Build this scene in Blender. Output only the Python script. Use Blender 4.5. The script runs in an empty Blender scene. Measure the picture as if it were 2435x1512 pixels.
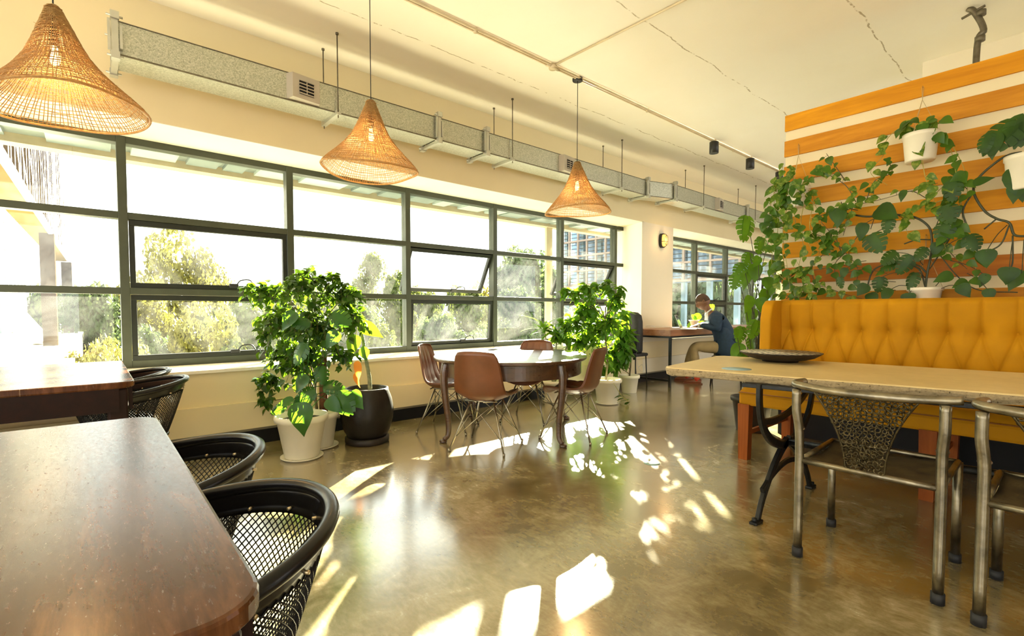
import bpy, bmesh, math, random
import numpy as np
from mathutils import Vector, Matrix, Quaternion
S = bpy.context.scene
COL = S.collection
R = math.radians
PI = math.pi

# ---------------------------------------------------------------- camera
YAW, PITCH, FPX, CX, CY, EYE = R(49.33), R(2.32), 1162.2, 1214.5, 786.4, 1.2
cam_d = bpy.data.cameras.new('camera')
cam = bpy.data.objects.new('camera', cam_d)
COL.objects.link(cam)
cam.location = (0, 0, EYE)
cam.rotation_euler = (PI / 2 - PITCH, 0, YAW)
cam_d.sensor_width = 36
cam_d.lens = FPX * 36 / 2435
cam_d.shift_x = (1217.5 - CX) / 2435
cam_d.shift_y = (CY - 756) / 2435
cam_d.clip_start = 0.03
cam_d.clip_end = 400
S.camera = cam
_f = Vector((-math.sin(YAW) * math.cos(PITCH), math.cos(YAW) * math.cos(PITCH), -math.sin(PITCH)))
_r = Vector((math.cos(YAW), math.sin(YAW), 0))
_u = _r.cross(_f)


def at(x, y, ax, val):
    """the point where the sight line of a photo pixel meets the plane axis=val"""
    d = (x - CX) / FPX * _r - (y - CY) / FPX * _u + _f
    i = 'xyz'.index(ax)
    c = Vector((0, 0, EYE))
    return c + d * ((val - c[i]) / d[i])


# ---------------------------------------------------------------- world, sun, exposure
W = bpy.data.worlds.new('sky')
S.world = W
W.use_nodes = True
_bg = W.node_tree.nodes['Background']
_bg.inputs[0].default_value = (1.0, 0.985, 0.94, 1)
_bg.inputs[1].default_value = 3.3
sun_d = bpy.data.lights.new('sun', 'SUN')
sun = bpy.data.objects.new('sun', sun_d)
COL.objects.link(sun)
sun_d.energy = 95
sun_d.angle = R(0.6)
sun_d.color = (1.0, 0.87, 0.66)
SUNDIR = Vector((0.68, -0.725, -0.364))          # direction the light travels
sun.rotation_euler = SUNDIR.to_track_quat('-Z', 'Y').to_euler()
sun.location = (-20, 22, 14)
S.view_settings.view_transform = 'Standard'
S.view_settings.look = 'None'
S.view_settings.gamma = 1
S.view_settings.exposure = 0.45
S.cycles.use_denoising = True
S.cycles.max_bounces = 8
S.cycles.diffuse_bounces = 5
S.cycles.glossy_bounces = 4
S.cycles.transmission_bounces = 6
S.cycles.transparent_max_bounces = 24
S.cycles.sample_clamp_indirect = 6
S.cycles.caustics_refractive = False


def area(name, loc, rot, sx, sy, power, color=(1, 1, 1)):
    d = bpy.data.lights.new(name, 'AREA')
    o = bpy.data.objects.new(name, d)
    COL.objects.link(o)
    d.shape = 'RECTANGLE'; d.size = sx; d.size_y = sy; d.energy = power; d.color = color
    o.location = loc; o.rotation_euler = rot
    return o


# ---------------------------------------------------------------- materials
class NT:
    def __init__(s, name):
        s.m = bpy.data.materials.new(name)
        s.m.use_nodes = True
        s.t = s.m.node_tree
        s.b = s.t.nodes['Principled BSDF']
        s.out = s.t.nodes['Material Output']
        s.co = None

    def n(s, typ, **kw):
        o = s.t.nodes.new(typ)
        for k, v in kw.items():
            if k.startswith('_'):
                setattr(o, k[1:], v)
            else:
                key = int(k[1:]) if k[0] == 'i' and k[1:].isdigit() else k
                s.put(o.inputs[key], v)
        return o

    def put(s, sock, v):
        if isinstance(v, bpy.types.NodeSocket):
            s.t.links.new(v, sock)
        else:
            sock.default_value = v

    def coord(s, scale=(1, 1, 1), kind='Object', rot=(0, 0, 0)):
        tc = s.n('ShaderNodeTexCoord')
        mp = s.n('ShaderNodeMapping')
        s.t.links.new(tc.outputs[kind], mp.inputs[0])
        mp.inputs['Scale'].default_value = scale
        mp.inputs['Rotation'].default_value = rot
        return mp.outputs[0]

    def noise(s, vec, scale=5, detail=4, rough=.55, dist=0.0):
        o = s.n('ShaderNodeTexNoise')
        s.t.links.new(vec, o.inputs['Vector'])
        o.inputs['Scale'].default_value = scale
        o.inputs['Detail'].default_value = detail
        o.inputs['Roughness'].default_value = rough
        o.inputs['Distortion'].default_value = dist
        return o.outputs[0]

    def ramp(s, fac, stops):
        o = s.n('ShaderNodeValToRGB')
        s.t.links.new(fac, o.inputs[0])
        e = o.color_ramp.elements
        while len(e) < len(stops):
            e.new(.5)
        for i, (p, c) in enumerate(stops):
            e[i].position = p
            e[i].color = (*c, 1) if len(c) == 3 else c
        return o.outputs[0]

    def math(s, op, a, b=0.0, c=0.0):
        o = s.n('ShaderNodeMath', _operation=op)
        for i, v in enumerate((a, b, c)):
            s.put(o.inputs[i], v)
        return o.outputs[0]

    def mix(s, fac, a, b, blend='MIX'):
        o = s.n('ShaderNodeMix', _data_type='RGBA', _blend_type=blend)
        s.put(o.inputs[0], fac)
        s.put(o.inputs[6], a if isinstance(a, bpy.types.NodeSocket) else (*a, 1))
        s.put(o.inputs[7], b if isinstance(b, bpy.types.NodeSocket) else (*b, 1))
        return o.outputs[2]

    def bump(s, h, strength=.2, dist=.01):
        o = s.n('ShaderNodeBump')
        s.t.links.new(h, o.inputs['Height'])
        o.inputs['Strength'].default_value = strength
        o.inputs['Distance'].default_value = dist
        s.t.links.new(o.outputs[0], s.b.inputs['Normal'])
        return o.outputs[0]

    def set(s, **kw):
        for k, v in kw.items():
            s.put(s.b.inputs[k.replace('_', ' ')], v)
        return s


def srgb(r, g, b):
    f = lambda c: (c / 255 / 12.92) if c / 255 <= .04045 else ((c / 255 + .055) / 1.055) ** 2.4
    return (f(r), f(g), f(b))


def simple(name, color, rough=.5, metal=0.0, var=.12, scale=8, bump=0.0, bscale=60, spec=.5, coat=0.0, coatr=.1, sheen=0.0):
    t = NT(name)
    v = t.coord()
    f = t.noise(v, scale, 4)
    lo = tuple(c * (1 - var) for c in color)
    hi = tuple(min(1, c * (1 + var)) for c in color)
    t.set(Base_Color=t.ramp(f, [(.3, lo), (.7, hi)]), Roughness=rough, Metallic=metal)
    t.b.inputs['Specular IOR Level'].default_value = spec
    t.b.inputs['Coat Weight'].default_value = coat
    t.b.inputs['Coat Roughness'].default_value = coatr
    t.b.inputs['Sheen Weight'].default_value = sheen
    if bump:
        t.bump(t.noise(v, bscale, 5), bump, .005)
    return t.m


def wood(name, c1, c2, axis=0, rough=.35, scale=6, coat=.3, stretch=12, dark=None):
    t = NT(name)
    sc = [scale * 1.0] * 3
    sc[axis] = scale / stretch
    v = t.coord(tuple(sc))
    n1 = t.noise(v, 2.2, 6, .62, .8)
    n2 = t.noise(v, 9, 3, .6)
    f = t.math('ADD', t.math('MULTIPLY', n1, .75), t.math('MULTIPLY', n2, .25))
    mid = tuple((a + b) / 2 for a, b in zip(c1, c2))
    st = [(.34, c1), (.5, mid), (.66, c2)]
    t.set(Base_Color=t.ramp(f, st), Roughness=t.math('ADD', t.math('MULTIPLY', n2, .2), rough - .1))
    t.b.inputs['Coat Weight'].default_value = coat
    t.b.inputs['Specular IOR Level'].default_value = .5 if coat else .22
    t.b.inputs['Coat Roughness'].default_value = .2
    t.bump(f, .15, .004)
    return t.m


def leafmat(name, c1, c2, trans, rough=.35, transw=.45, varieg=None):
    t = NT(name)
    v = t.coord()
    f = t.noise(v, 7, 3)
    colr = t.ramp(f, [(.35, c1), (.65, c2)])
    if varieg:
        colr = t.mix(t.ramp(t.noise(v, 45, 2), [(.48, (0, 0, 0)), (.62, (1, 1, 1))]), colr, varieg)
    t.set(Base_Color=colr, Roughness=rough)
    t.b.inputs['Specular IOR Level'].default_value = .3
    tr = t.n('ShaderNodeBsdfTranslucent', Color=(*trans, 1))
    mx = t.n('ShaderNodeMixShader', i0=transw)
    t.t.links.new(t.b.outputs[0], mx.inputs[1])
    t.t.links.new(tr.outputs[0], mx.inputs[2])
    t.t.links.new(mx.outputs[0], t.out.inputs[0])
    return t.m


def glassmat(name, tint=(.93, .98, .96), dust=.05, rough=.0):
    t = NT(name)
    t.t.nodes.remove(t.b)
    tr = t.n('ShaderNodeBsdfTransparent', Color=(*tint, 1))
    gl = t.n('ShaderNodeBsdfGlossy', Roughness=rough)
    lw = t.n('ShaderNodeLayerWeight', Blend=.5)
    fr = t.math('ADD', t.math('MULTIPLY', t.math('POWER', lw.outputs['Facing'], 4.5), .8), .035)
    mx = t.n('ShaderNodeMixShader', i0=fr, i1=tr.outputs[0], i2=gl.outputs[0])
    v = t.coord((1, 1, 1))
    f = t.noise(v, 1.6, 6, .65, 1.5)
    df = t.n('ShaderNodeBsdfTranslucent', Color=(.9, .92, .9, 1))
    mx2 = t.n('ShaderNodeMixShader', i0=t.ramp(f, [(.35, (0, 0, 0)), (.8, (dust, dust, dust))]), i1=mx.outputs[0], i2=df.outputs[0])
    t.t.links.new(mx2.outputs[0], t.out.inputs[0])
    return t.m


def emis(name, color, strength):
    t = NT(name)
    t.set(Base_Color=(*color, 1))
    t.b.inputs['Emission Color'].default_value = (*color, 1)
    t.b.inputs['Emission Strength'].default_value = strength
    return t.m


# ---------------------------------------------------------------- mesh builder
class MB:
    def __init__(s):
        s.v = []; s.f = []; s.sm = []

    def add(s, vs, fs, smooth=False, M=None):
        o = len(s.v)
        if M is not None:
            vs = [tuple(M @ Vector(p)) for p in vs]
        s.v.extend([tuple(p) for p in vs])
        s.f.extend([tuple(i + o for i in f) for f in fs])
        s.sm.extend([smooth] * len(fs))
        return s

    def box(s, x0, x1, y0, y1, z0, z1, M=None):
        v = [(x, y, z) for x in (x0, x1) for y in (y0, y1) for z in (z0, z1)]
        f = [(0, 1, 3, 2), (4, 6, 7, 5), (0, 4, 5, 1), (2, 3, 7, 6), (0, 2, 6, 4), (1, 5, 7, 3)]
        return s.add(v, f, False, M)

    def bbox(s, x0, x1, y0, y1, z0, z1, b=.005, M=None):
        """box with chamfered edges"""
        bm = bmesh.new()
        bmesh.ops.create_cube(bm, size=1)
        for v in bm.verts:
            v.co = Vector(((x0 + x1) / 2 + v.co.x * (x1 - x0), (y0 + y1) / 2 + v.co.y * (y1 - y0), (z0 + z1) / 2 + v.co.z * (z1 - z0)))
        bmesh.ops.bevel(bm, geom=bm.edges[:], offset=b, segments=2, affect='EDGES', profile=.5)
        bm.verts.index_update()
        s.add([v.co[:] for v in bm.verts], [[v.index for v in f.verts] for f in bm.faces], False, M)
        bm.free()
        return s

    def bar(s, a, b, w, h, up=(0, 0, 1)):
        """rectangular bar from a to b, w across, h along up"""
        a = Vector(a); b = Vector(b); d = (b - a).normalized()
        x = d.cross(Vector(up))
        x = x.normalized() if x.length > 1e-6 else Vector((1, 0, 0))
        u = x.cross(d).normalized()
        vs = [p + x * sx * w / 2 + u * su * h / 2 for p in (a, b) for sx, su in ((-1, -1), (1, -1), (1, 1), (-1, 1))]
        return s.add(vs, [(0, 1, 2, 3), (7, 6, 5, 4), (0, 4, 5, 1), (1, 5, 6, 2), (2, 6, 7, 3), (3, 7, 4, 0)])

    def prism(s, poly, z0, z1, M=None, smooth=False):
        n = len(poly)
        vs = [(x, y, z0) for x, y in poly] + [(x, y, z1) for x, y in poly]
        fs = [tuple(range(n - 1, -1, -1)), tuple(range(n, 2 * n))]
        s.add(vs, fs, False, M)
        s.add(vs, [(i, (i + 1) % n, n + (i + 1) % n, n + i) for i in range(n)], smooth, M)
        return s

    def rings(s, rings, closed=False, caps=True, smooth=True, M=None):
        n = len(rings[0]); vs = [p for r in rings for p in r]; fs = []
        m = len(rings)
        for i in range(m if closed else m - 1):
            j = (i + 1) % m
            for k in range(n):
                l = (k + 1) % n
                fs.append((i * n + k, i * n + l, j * n + l, j * n + k))
        if caps and not closed:
            fs += [tuple(range(n - 1, -1, -1)), tuple((m - 1) * n + k for k in range(n))]
        return s.add(vs, fs, smooth, M)

    def tube(s, pts, r, n=8, closed=False, M=None, flat=1.0):
        pts = [Vector(p) for p in pts]
        m = len(pts)
        rs = r if isinstance(r, (list, tuple)) else [r] * m
        rings = []
        prev = None
        for i, p in enumerate(pts):
            if closed:
                t = pts[(i + 1) % m] - pts[i - 1]
            else:
                t = pts[min(i + 1, m - 1)] - pts[max(i - 1, 0)]
            t = t.normalized() if t.length > 1e-9 else Vector((0, 0, 1))
            if prev is None:
                a = Vector((0, 0, 1)) if abs(t.z) < .9 else Vector((1, 0, 0))
                u = t.cross(a).normalized()
            else:
                u = prev - t * prev.dot(t)
                u = u.normalized() if u.length > 1e-6 else t.cross(Vector((0, 1, 0))).normalized()
            prev = u
            w = t.cross(u)
            rings.append([p + (u * math.cos(2 * PI * k / n) + w * math.sin(2 * PI * k / n) * flat) * rs[i] for k in range(n)])
        return s.rings(rings, closed, True, True, M)

    def lathe(s, prof, n=32, c=(0, 0, 0), M=None, sx=1, sy=1):
        rings = [[(c[0] + r * sx * math.cos(2 * PI * k / n), c[1] + r * sy * math.sin(2 * PI * k / n), c[2] + z) for k in range(n)] for r, z in prof]
        return s.rings(rings, False, True, True, M)

    def grid(s, fn, nu, nv, smooth=True, thick=0.0, M=None, flip=False):
        """surface fn(u,v) for u,v in 0..1, optional thickness (double-sided shell)"""
        P = [[Vector(fn(i / nu, j / nv)) for j in range(nv + 1)] for i in range(nu + 1)]
        vs = [p for r in P for p in r]
        w = nv + 1
        fs = []
        for i in range(nu):
            for j in range(nv):
                q = (i * w + j, (i + 1) * w + j, (i + 1) * w + j + 1, i * w + j + 1)
                fs.append(q[::-1] if flip else q)
        if thick:
            N = []
            for i in range(nu + 1):
                for j in range(w):
                    du = P[min(i + 1, nu)][j] - P[max(i - 1, 0)][j]
                    dv = P[i][min(j + 1, nv)] - P[i][max(j - 1, 0)]
                    nn = du.cross(dv)
                    nn = nn.normalized() if nn.length > 1e-9 else Vector((0, 0, 1))
                    N.append(-nn if flip else nn)
            k = len(vs)
            vs = vs + [vs[i] - N[i] * thick for i in range(k)]
            fs = fs + [tuple(k + i for i in f[::-1]) for f in fs]
            bd = [i * w for i in range(nu + 1)] + [nu * w + j for j in range(1, w)] + [i * w + nv for i in range(nu - 1, -1, -1)] + [j for j in range(nv - 1, 0, -1)]
            for a in range(len(bd)):
                b = bd[(a + 1) % len(bd)]
                q = (bd[a], bd[a] + k, b + k, b)
                fs.append(q[::-1] if flip else q)
        return s.add(vs, fs, smooth, M)

    def build(s, name, mat=None, parent=None, loc=None, mods=None):
        me = bpy.data.meshes.new(name)
        me.from_pydata(s.v, [], s.f)
        me.polygons.foreach_set('use_smooth', s.sm)
        me.update()
        if mat:
            me.materials.append(mat)
        o = bpy.data.objects.new(name, me)
        COL.objects.link(o)
        if parent:
            o.parent = parent
        if loc:
            o.location = loc
        return o


def tag(o, label=None, cat=None, group=None, kind=None):
    if label: o['label'] = label
    if cat: o['category'] = cat
    if group: o['group'] = group
    if kind: o['kind'] = kind
    return o


def empty(name, loc, rz=0, label=None, cat=None, group=None):
    o = bpy.data.objects.new(name, None)
    COL.objects.link(o)
    o.location = loc
    o.rotation_euler = (0, 0, rz)
    o.empty_display_size = .05
    return tag(o, label, cat, group)


def struct(o):
    o['kind'] = 'structure'
    return o


def copy_tree(o, parent=None):
    kids = [c for c in COL.objects if c.parent == o]
    c = o.copy()
    COL.objects.link(c)
    c.parent = parent
    for k in kids:
        copy_tree(k, c)
    return c


def smooth_path(pts, n=6, closed=False):
    """Catmull-Rom through points"""
    P = [Vector(p) for p in pts]
    m = len(P)
    out = []
    rng = range(m) if closed else range(m - 1)
    for i in rng:
        p0 = P[(i - 1) % m] if closed or i > 0 else P[0] * 2 - P[1]
        p1 = P[i]; p2 = P[(i + 1) % m]
        p3 = P[(i + 2) % m] if closed or i + 2 < m else P[-1] * 2 - P[-2]
        for k in range(n):
            t = k / n
            out.append(.5 * ((2 * p1) + (p2 - p0) * t + (2 * p0 - 5 * p1 + 4 * p2 - p3) * t * t + (3 * p1 - p0 - 3 * p2 + p3) * t ** 3))
    if not closed:
        out.append(P[-1])
    return out
# ---------------------------------------------------------------- palette
def floor_mat():
    t = NT('polished_concrete')
    v = t.coord()
    n1 = t.noise(v, .9, 8, .62, .6)
    n2 = t.noise(v, 5, 7, .7, 1.0)
    n3 = t.noise(t.coord((1, 3, 1), rot=(0, 0, .6)), 14, 5, .7)
    f = t.math('ADD', t.math('MULTIPLY', n1, .5), t.math('ADD', t.math('MULTIPLY', n2, .32), t.math('MULTIPLY', n3, .18)))
    t.set(Base_Color=t.ramp(f, [(.36, (.095, .070, .028)), (.46, (.20, .155, .068)), (.54, (.33, .270, .140)), (.62, (.52, .45, .29))]))
    t.set(Roughness=t.ramp(f, [(.35, (.13,) * 3), (.65, (.30,) * 3)]))
    t.b.inputs['Specular IOR Level'].default_value = .75
    t.b.inputs['Coat Weight'].default_value = 1
    t.b.inputs['Coat Roughness'].default_value = .17
    t.b.inputs['Coat IOR'].default_value = 2.25
    t.bump(t.math('ADD', t.math('MULTIPLY', n2, .6), t.math('MULTIPLY', t.noise(v, 40, 4), .25)), .11, .02)
    return t.m


def paint(name, c, var=.05, rough=.7, cracks=False):
    t = NT(name)
    v = t.coord()
    f = t.noise(v, 1.3, 5)
    lo = tuple(x * (1 - var) for x in c)
    t.set(Base_Color=t.ramp(f, [(.3, lo), (.7, c)]), Roughness=rough)
    t.b.inputs['Specular IOR Level'].default_value = .3
    t.bump(t.noise(v, 30, 4), .06, .01)
    return t.m


M = {}
M['floor'] = floor_mat()
M['wall'] = paint('cream_wall_paint', (.81, .70, .45))
M['wall_far'] = paint('pale_wall_paint', (.80, .73, .58))
M['reveal'] = paint('white_reveal_paint', (.86, .81, .68))

M['plinth'] = simple('black_skirting', (.008, .008, .009), .5, 0, .1, 8, 0, 60, .2)
M['frame'] = simple('green_grey_aluminium', (.048, .056, .038), .38, .2, .1, 8, 0, 60, .35)
M['sash'] = simple('dark_aluminium', (.016, .019, .015), .4, .2, .1, 8, 0, 60, .3)
M['glass'] = glassmat('window_glass', dust=.022)
M['bglass'] = simple('blue_glass', (.10, .16, .20), .08, .2, .3, 2)
M['galv'] = None


def galv():
    t = NT('galvanised_steel')
    v = t.coord((1, 1, 1))
    vo = t.n('ShaderNodeTexVoronoi')
    t.t.links.new(v, vo.inputs['Vector'])
    vo.inputs['Scale'].default_value = 150
    f = t.math('ADD', t.math('MULTIPLY', vo.outputs['Color'], .6), t.math('MULTIPLY', t.noise(v, 70, 4, .7), .5))
    t.set(Base_Color=t.ramp(f, [(.25, (.30, .31, .25)), (.55, (.45, .46, .38)), (.85, (.62, .62, .54))]), Metallic=.75,
          Roughness=t.ramp(f, [(.3, (.28,) * 3), (.8, (.5,) * 3)]))
    return t.m


M['galv'] = galv()
M['galv_rail'] = simple('zinc_rail', (.50, .50, .44), .35, .7, .1)
M['grille'] = simple('grey_grille', (.42, .38, .31), .5, .1, .05)
M['black'] = simple('matt_black', (.010, .010, .011), .45)
M['void'] = simple('vent_shade_black', (.004, .004, .004), .9)
M['iron'] = simple('black_cast_iron', (.016, .018, .020), .38, .5, .3, 30, .25)
M['rubber'] = simple('black_rubber', (.012, .013, .016), .6)
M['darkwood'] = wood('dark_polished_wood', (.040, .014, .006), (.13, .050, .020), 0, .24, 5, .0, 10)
def tabletopmat():
    t = NT('worn_polished_table_wood')
    v = t.coord((1, 7, 1))
    n1 = t.noise(v, 3.0, 7, .65, .3)
    n2 = t.noise(t.coord((1, 3, 1)), 38, 5, .7)
    f = t.math('ADD', t.math('MULTIPLY', n1, .85), t.math('MULTIPLY', n2, .15))
    sp = t.n('ShaderNodeSeparateXYZ'); t.t.links.new(t.coord(), sp.inputs[0])
    seam = None
    for yy in (-.27, -.82, -1.36):
        q = t.math('LESS_THAN', t.math('ABSOLUTE', t.math('SUBTRACT', sp.outputs[1], yy)), .0016)
        seam = q if seam is None else t.math('MAXIMUM', seam, q)
    colr = t.ramp(f, [(.32, (.038, .012, .004)), (.5, (.085, .029, .010)), (.68, (.17, .065, .024))])
    t.set(Base_Color=t.mix(t.math('MULTIPLY', seam, .6), colr, (.30, .18, .09)), Roughness=t.ramp(n2, [(.35, (.20,) * 3), (.7, (.29,) * 3)]))
    t.b.inputs['Specular IOR Level'].default_value = .32
    t.bump(t.math('ADD', n2, t.math('MULTIPLY', n1, .5)), .05, .004)
    return t.m


M['tabletop'] = tabletopmat()
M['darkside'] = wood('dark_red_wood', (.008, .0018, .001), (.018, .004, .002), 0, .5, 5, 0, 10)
M['roundwood'] = wood('brown_table_wood', (.040, .018, .009), (.10, .045, .020), 0, .3, 5, .7, 8)
M['deskwood'] = wood('desk_wood', (.20, .075, .028), (.36, .16, .07), 1, .4, 4, .1, 10)
M['sofaleg'] = wood('red_brown_leg_wood', (.20, .045, .006), (.38, .105, .018), 2, .45, 5, 0, 10)
M['leather'] = simple('tan_leather', (.15, .048, .014), .38, 0, .25, 5, .12, 180, .5, .15, .3)
M['chairmetal'] = simple('brushed_chair_steel', (.34, .31, .24), .25, .9, .15, 20)
M['steel'] = simple('polished_scrap_steel', (.25, .22, .155), .33, .95, .45, 14, .2, 50)
M['scrap'] = simple('welded_scrap_metal', (.075, .058, .026), .36, .85, .5, 40, .3, 90)
M['hide'] = simple('olive_hide_sling', (.060, .044, .018), .6, 0, .55, 12, .3, 120)
M['blackrattan'] = simple('black_lacquered_cane', (.007, .007, .007), .27, 0, .2, 20, .05, 80, .3, 0, .12)
M['rivet'] = simple('brass_rivet', (.55, .45, .28), .3, .9)
M['cream'] = paint('cream_board', (.80, .70, .47))
M['potwhite'] = simple('white_plastic', (.80, .76, .62), .35, 0, .04, 4)
M['soil'] = simple('soil', (.035, .020, .010), .9, 0, .5, 60, .5, 90)
M['stem'] = simple('brown_green_stem', (.13, .10, .04), .6, 0, .3, 20, .3)
M['darkstem'] = simple('dark_vine_stem', (.045, .050, .020), .5, 0, .3, 20, .3)
M['vine'] = simple('yellow_green_vine', (.38, .34, .07), .5, 0, .3, 20)
M['bark'] = simple('ringed_pale_stem', (.22, .24, .13), .6, 0, .4, 30, .4)
M['coir'] = simple('coir_pole', (.13, .045, .015), .9, 0, .4, 60, .8, 90)
M['rope'] = simple('jute_cord', (.55, .42, .20), .8)
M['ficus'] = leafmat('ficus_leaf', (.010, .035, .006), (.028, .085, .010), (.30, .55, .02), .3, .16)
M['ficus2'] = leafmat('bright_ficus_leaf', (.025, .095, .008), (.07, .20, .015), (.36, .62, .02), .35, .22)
M['monst'] = leafmat('monstera_leaf', (.010, .050, .012), (.024, .095, .018), (.22, .52, .02), .25, .18)
M['pothos'] = leafmat('pothos_leaf', (.04, .11, .010), (.10, .20, .018), (.35, .50, .03), .3, .2, (.24, .29, .045))
M['pothos2'] = leafmat('green_pothos_leaf', (.022, .075, .007), (.06, .15, .012), (.30, .48, .02), .3, .2)
M['monw'] = leafmat('dark_wall_monstera_leaf', (.014, .046, .004), (.034, .095, .008), (.16, .32, .02), .42, .12)
M['dryleaf'] = leafmat('dry_orange_leaf', (.45, .13, .02), (.6, .22, .04), (.9, .3, .04), .6, .5)


def platemat():
    t = NT('woven_diamond_platter')
    tc = t.coord((1, 1, 1))
    sp = t.n('ShaderNodeSeparateXYZ'); t.t.links.new(tc, sp.inputs[0])
    a = t.math('ABSOLUTE', t.math('SUBTRACT', t.math('FRACT', t.math('MULTIPLY', sp.outputs[0], 7.0)), .5))
    b = t.math('ABSOLUTE', t.math('SUBTRACT', t.math('FRACT', t.math('MULTIPLY', sp.outputs[1], 5.0)), .5))
    d = t.math('MULTIPLY', t.math('ADD', a, b), 3.6)
    k = t.math('GREATER_THAN', t.math('FRACT', d), .52)
    t.set(Base_Color=t.mix(k, (.02, .012, .006), (.80, .68, .42)), Roughness=.55)
    return t.m


M['plate'] = platemat()
M['platedark'] = simple('dark_carved_wood', (.016, .010, .006), .5, 0, .3, 20, .2)


def concmat():
    t = NT('cast_concrete_slab')
    v = t.coord()
    f = t.math('ADD', t.math('MULTIPLY', t.noise(v, 2.2, 6, .6), .7), t.math('MULTIPLY', t.noise(v, 20, 5), .3))
    t.set(Base_Color=t.ramp(f, [(.3, (.58, .44, .20)), (.7, (.76, .60, .31))]), Roughness=.38)
    t.b.inputs['Specular IOR Level'].default_value = .5
    t.bump(t.noise(v, 45, 5), .08, .01)
    return t.m


def concedge():
    t = NT('pitted_concrete_edge')
    v = t.coord()
    f = t.noise(v, 60, 6, .75)
    t.set(Base_Color=t.ramp(f, [(.36, (.10, .07, .035)), (.42, (.44, .34, .19)), (.8, (.62, .50, .30))]), Roughness=.8)
    t.bump(f, .8, .02)
    return t.m


M['conc'] = concmat()
M['concedge'] = concedge()


def velvet():
    t = NT('mustard_velvet')
    v = t.coord()
    f = t.noise(v, 3, 5, .6)
    t.set(Base_Color=t.ramp(f, [(.3, (.43, .195, .002)), (.7, (.55, .255, .003))]), Roughness=.75)
    t.b.inputs['Sheen Weight'].default_value = .12
    t.b.inputs['Specular IOR Level'].default_value = .2
    t.b.inputs['Sheen Roughness'].default_value = .4
    t.b.inputs['Sheen Tint'].default_value = (1, .6, .1, 1)
    t.bump(t.noise(v, 500, 2), .1, .002)
    return t.m


M['velvet'] = velvet()


def rattan():
    t = NT('woven_rattan')
    v = t.coord()
    f = t.noise(v, 60, 3)
    t.set(Base_Color=t.ramp(f, [(.3, (.30, .165, .048)), (.7, (.60, .40, .15))]), Roughness=.5)
    tr = t.n('ShaderNodeBsdfTranslucent', Color=(.85, .48, .12, 1))
    mx = t.n('ShaderNodeMixShader', i0=.3, i1=t.b.outputs[0], i2=tr.outputs[0])
    t.t.links.new(mx.outputs[0], t.out.inputs[0])
    return t.m


M['rattan'] = rattan()
PLANKS = [wood('orange_plank_%s' % k, c1, c2, 0, .55, 3.2, 0, 9) for k, c1, c2 in (
    ('amber', (.46, .165, .003), (.74, .33, .009)), ('honey', (.42, .150, .006), (.70, .31, .020)), ('russet', (.30, .082, .006), (.54, .19, .018)))]
M['bulb'] = emis('bulb_glow', (1.0, .66, .25), 6)
M['spotglow'] = emis('spot_glow', (1.0, .88, .62), 9)
M['walllamp'] = emis('wall_lamp_glass', (1.0, .50, .12), 1.1)
M['skin'] = simple('brown_skin', (.17, .075, .033), .45, 0, .1, 10)
M['hair'] = simple('cropped_black_hair', (.060, .030, .015), .8)
M['navy'] = simple('navy_wool', (.008, .028, .062), .8, 0, .15, 30, .2, 200)
M['khaki'] = simple('khaki_cotton', (.32, .24, .12), .8, 0, .12, 10, .2, 120)
M['shirt'] = simple('white_cotton', (.75, .76, .74), .8)
M['shoe'] = simple('brown_leather_shoe', (.20, .055, .02), .4)
M['sock'] = simple('red_sock', (.55, .05, .02), .8)
M['teal'] = simple('teal_fabric', (.012, .045, .04), .8)
M['silver'] = simple('laptop_aluminium', (.55, .55, .53), .3, .8)
M['screen'] = simple('dark_screen', (.05, .014, .010), .15, 0, .5, 3)
M['cable'] = simple('white_cable', (.85, .83, .78), .5)
M['dot'] = simple('pale_teal_sticker', (.30, .46, .42), .5)
M['dotblue'] = simple('pale_blue_sticker', (.28, .42, .48), .5)
M['fabricbag'] = simple('black_nylon', (.014, .014, .015), .6, 0, .3, 20, .3)
M['conduit'] = simple('painted_conduit', (.62, .52, .35), .45, .2)
M['darkconduit'] = simple('grey_conduit', (.14, .12, .08), .4, .6, .3, 20)
# ---------------------------------------------------------------- room shell
WX, GX = -4.83, -5.37           # wall face, inner face of the window frames
SILL, HEAD, CEIL = 0.70, 2.70, 3.63
O1, O2, O3, O4 = -3.0, 7.065, 8.02, 14.6
struct(MB().box(-5.6, 4.3, -5.1, 15.6, -.15, 0).build('floor', M['floor']))


def ceilmat():
    t = NT('cracked_ceiling_paint')
    v = t.coord()
    base = t.ramp(t.noise(v, 1.2, 4), [(.3, (.93, .89, .78)), (.7, (.96, .93, .84))])
    sp = t.n('ShaderNodeSeparateXYZ'); t.t.links.new(v, sp.inputs[0])
    wob = t.math('MULTIPLY', t.math('SUBTRACT', t.noise(v, 3, 4), .5), .10)
    thin = t.ramp(t.noise(v, 9, 5, .7), [(.44, (0, 0, 0)), (.52, (1, 1, 1))])
    total = None
    for xx in (-2.45, -1.25, -3.95):        # hairline joints between the cast bays
        d = t.math('ABSOLUTE', t.math('ADD', t.math('SUBTRACT', sp.outputs[0], xx), wob))
        k = t.math('LESS_THAN', d, .0055)
        total = k if total is None else t.math('MAXIMUM', total, k)
    fac = t.math('MULTIPLY', t.math('MULTIPLY', total, thin), .75)
    t.set(Base_Color=t.mix(fac, base, (.30, .22, .10)), Roughness=.45)
    t.bump(t.noise(v, 6, 5), .08, .02)
    return t.m


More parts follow.
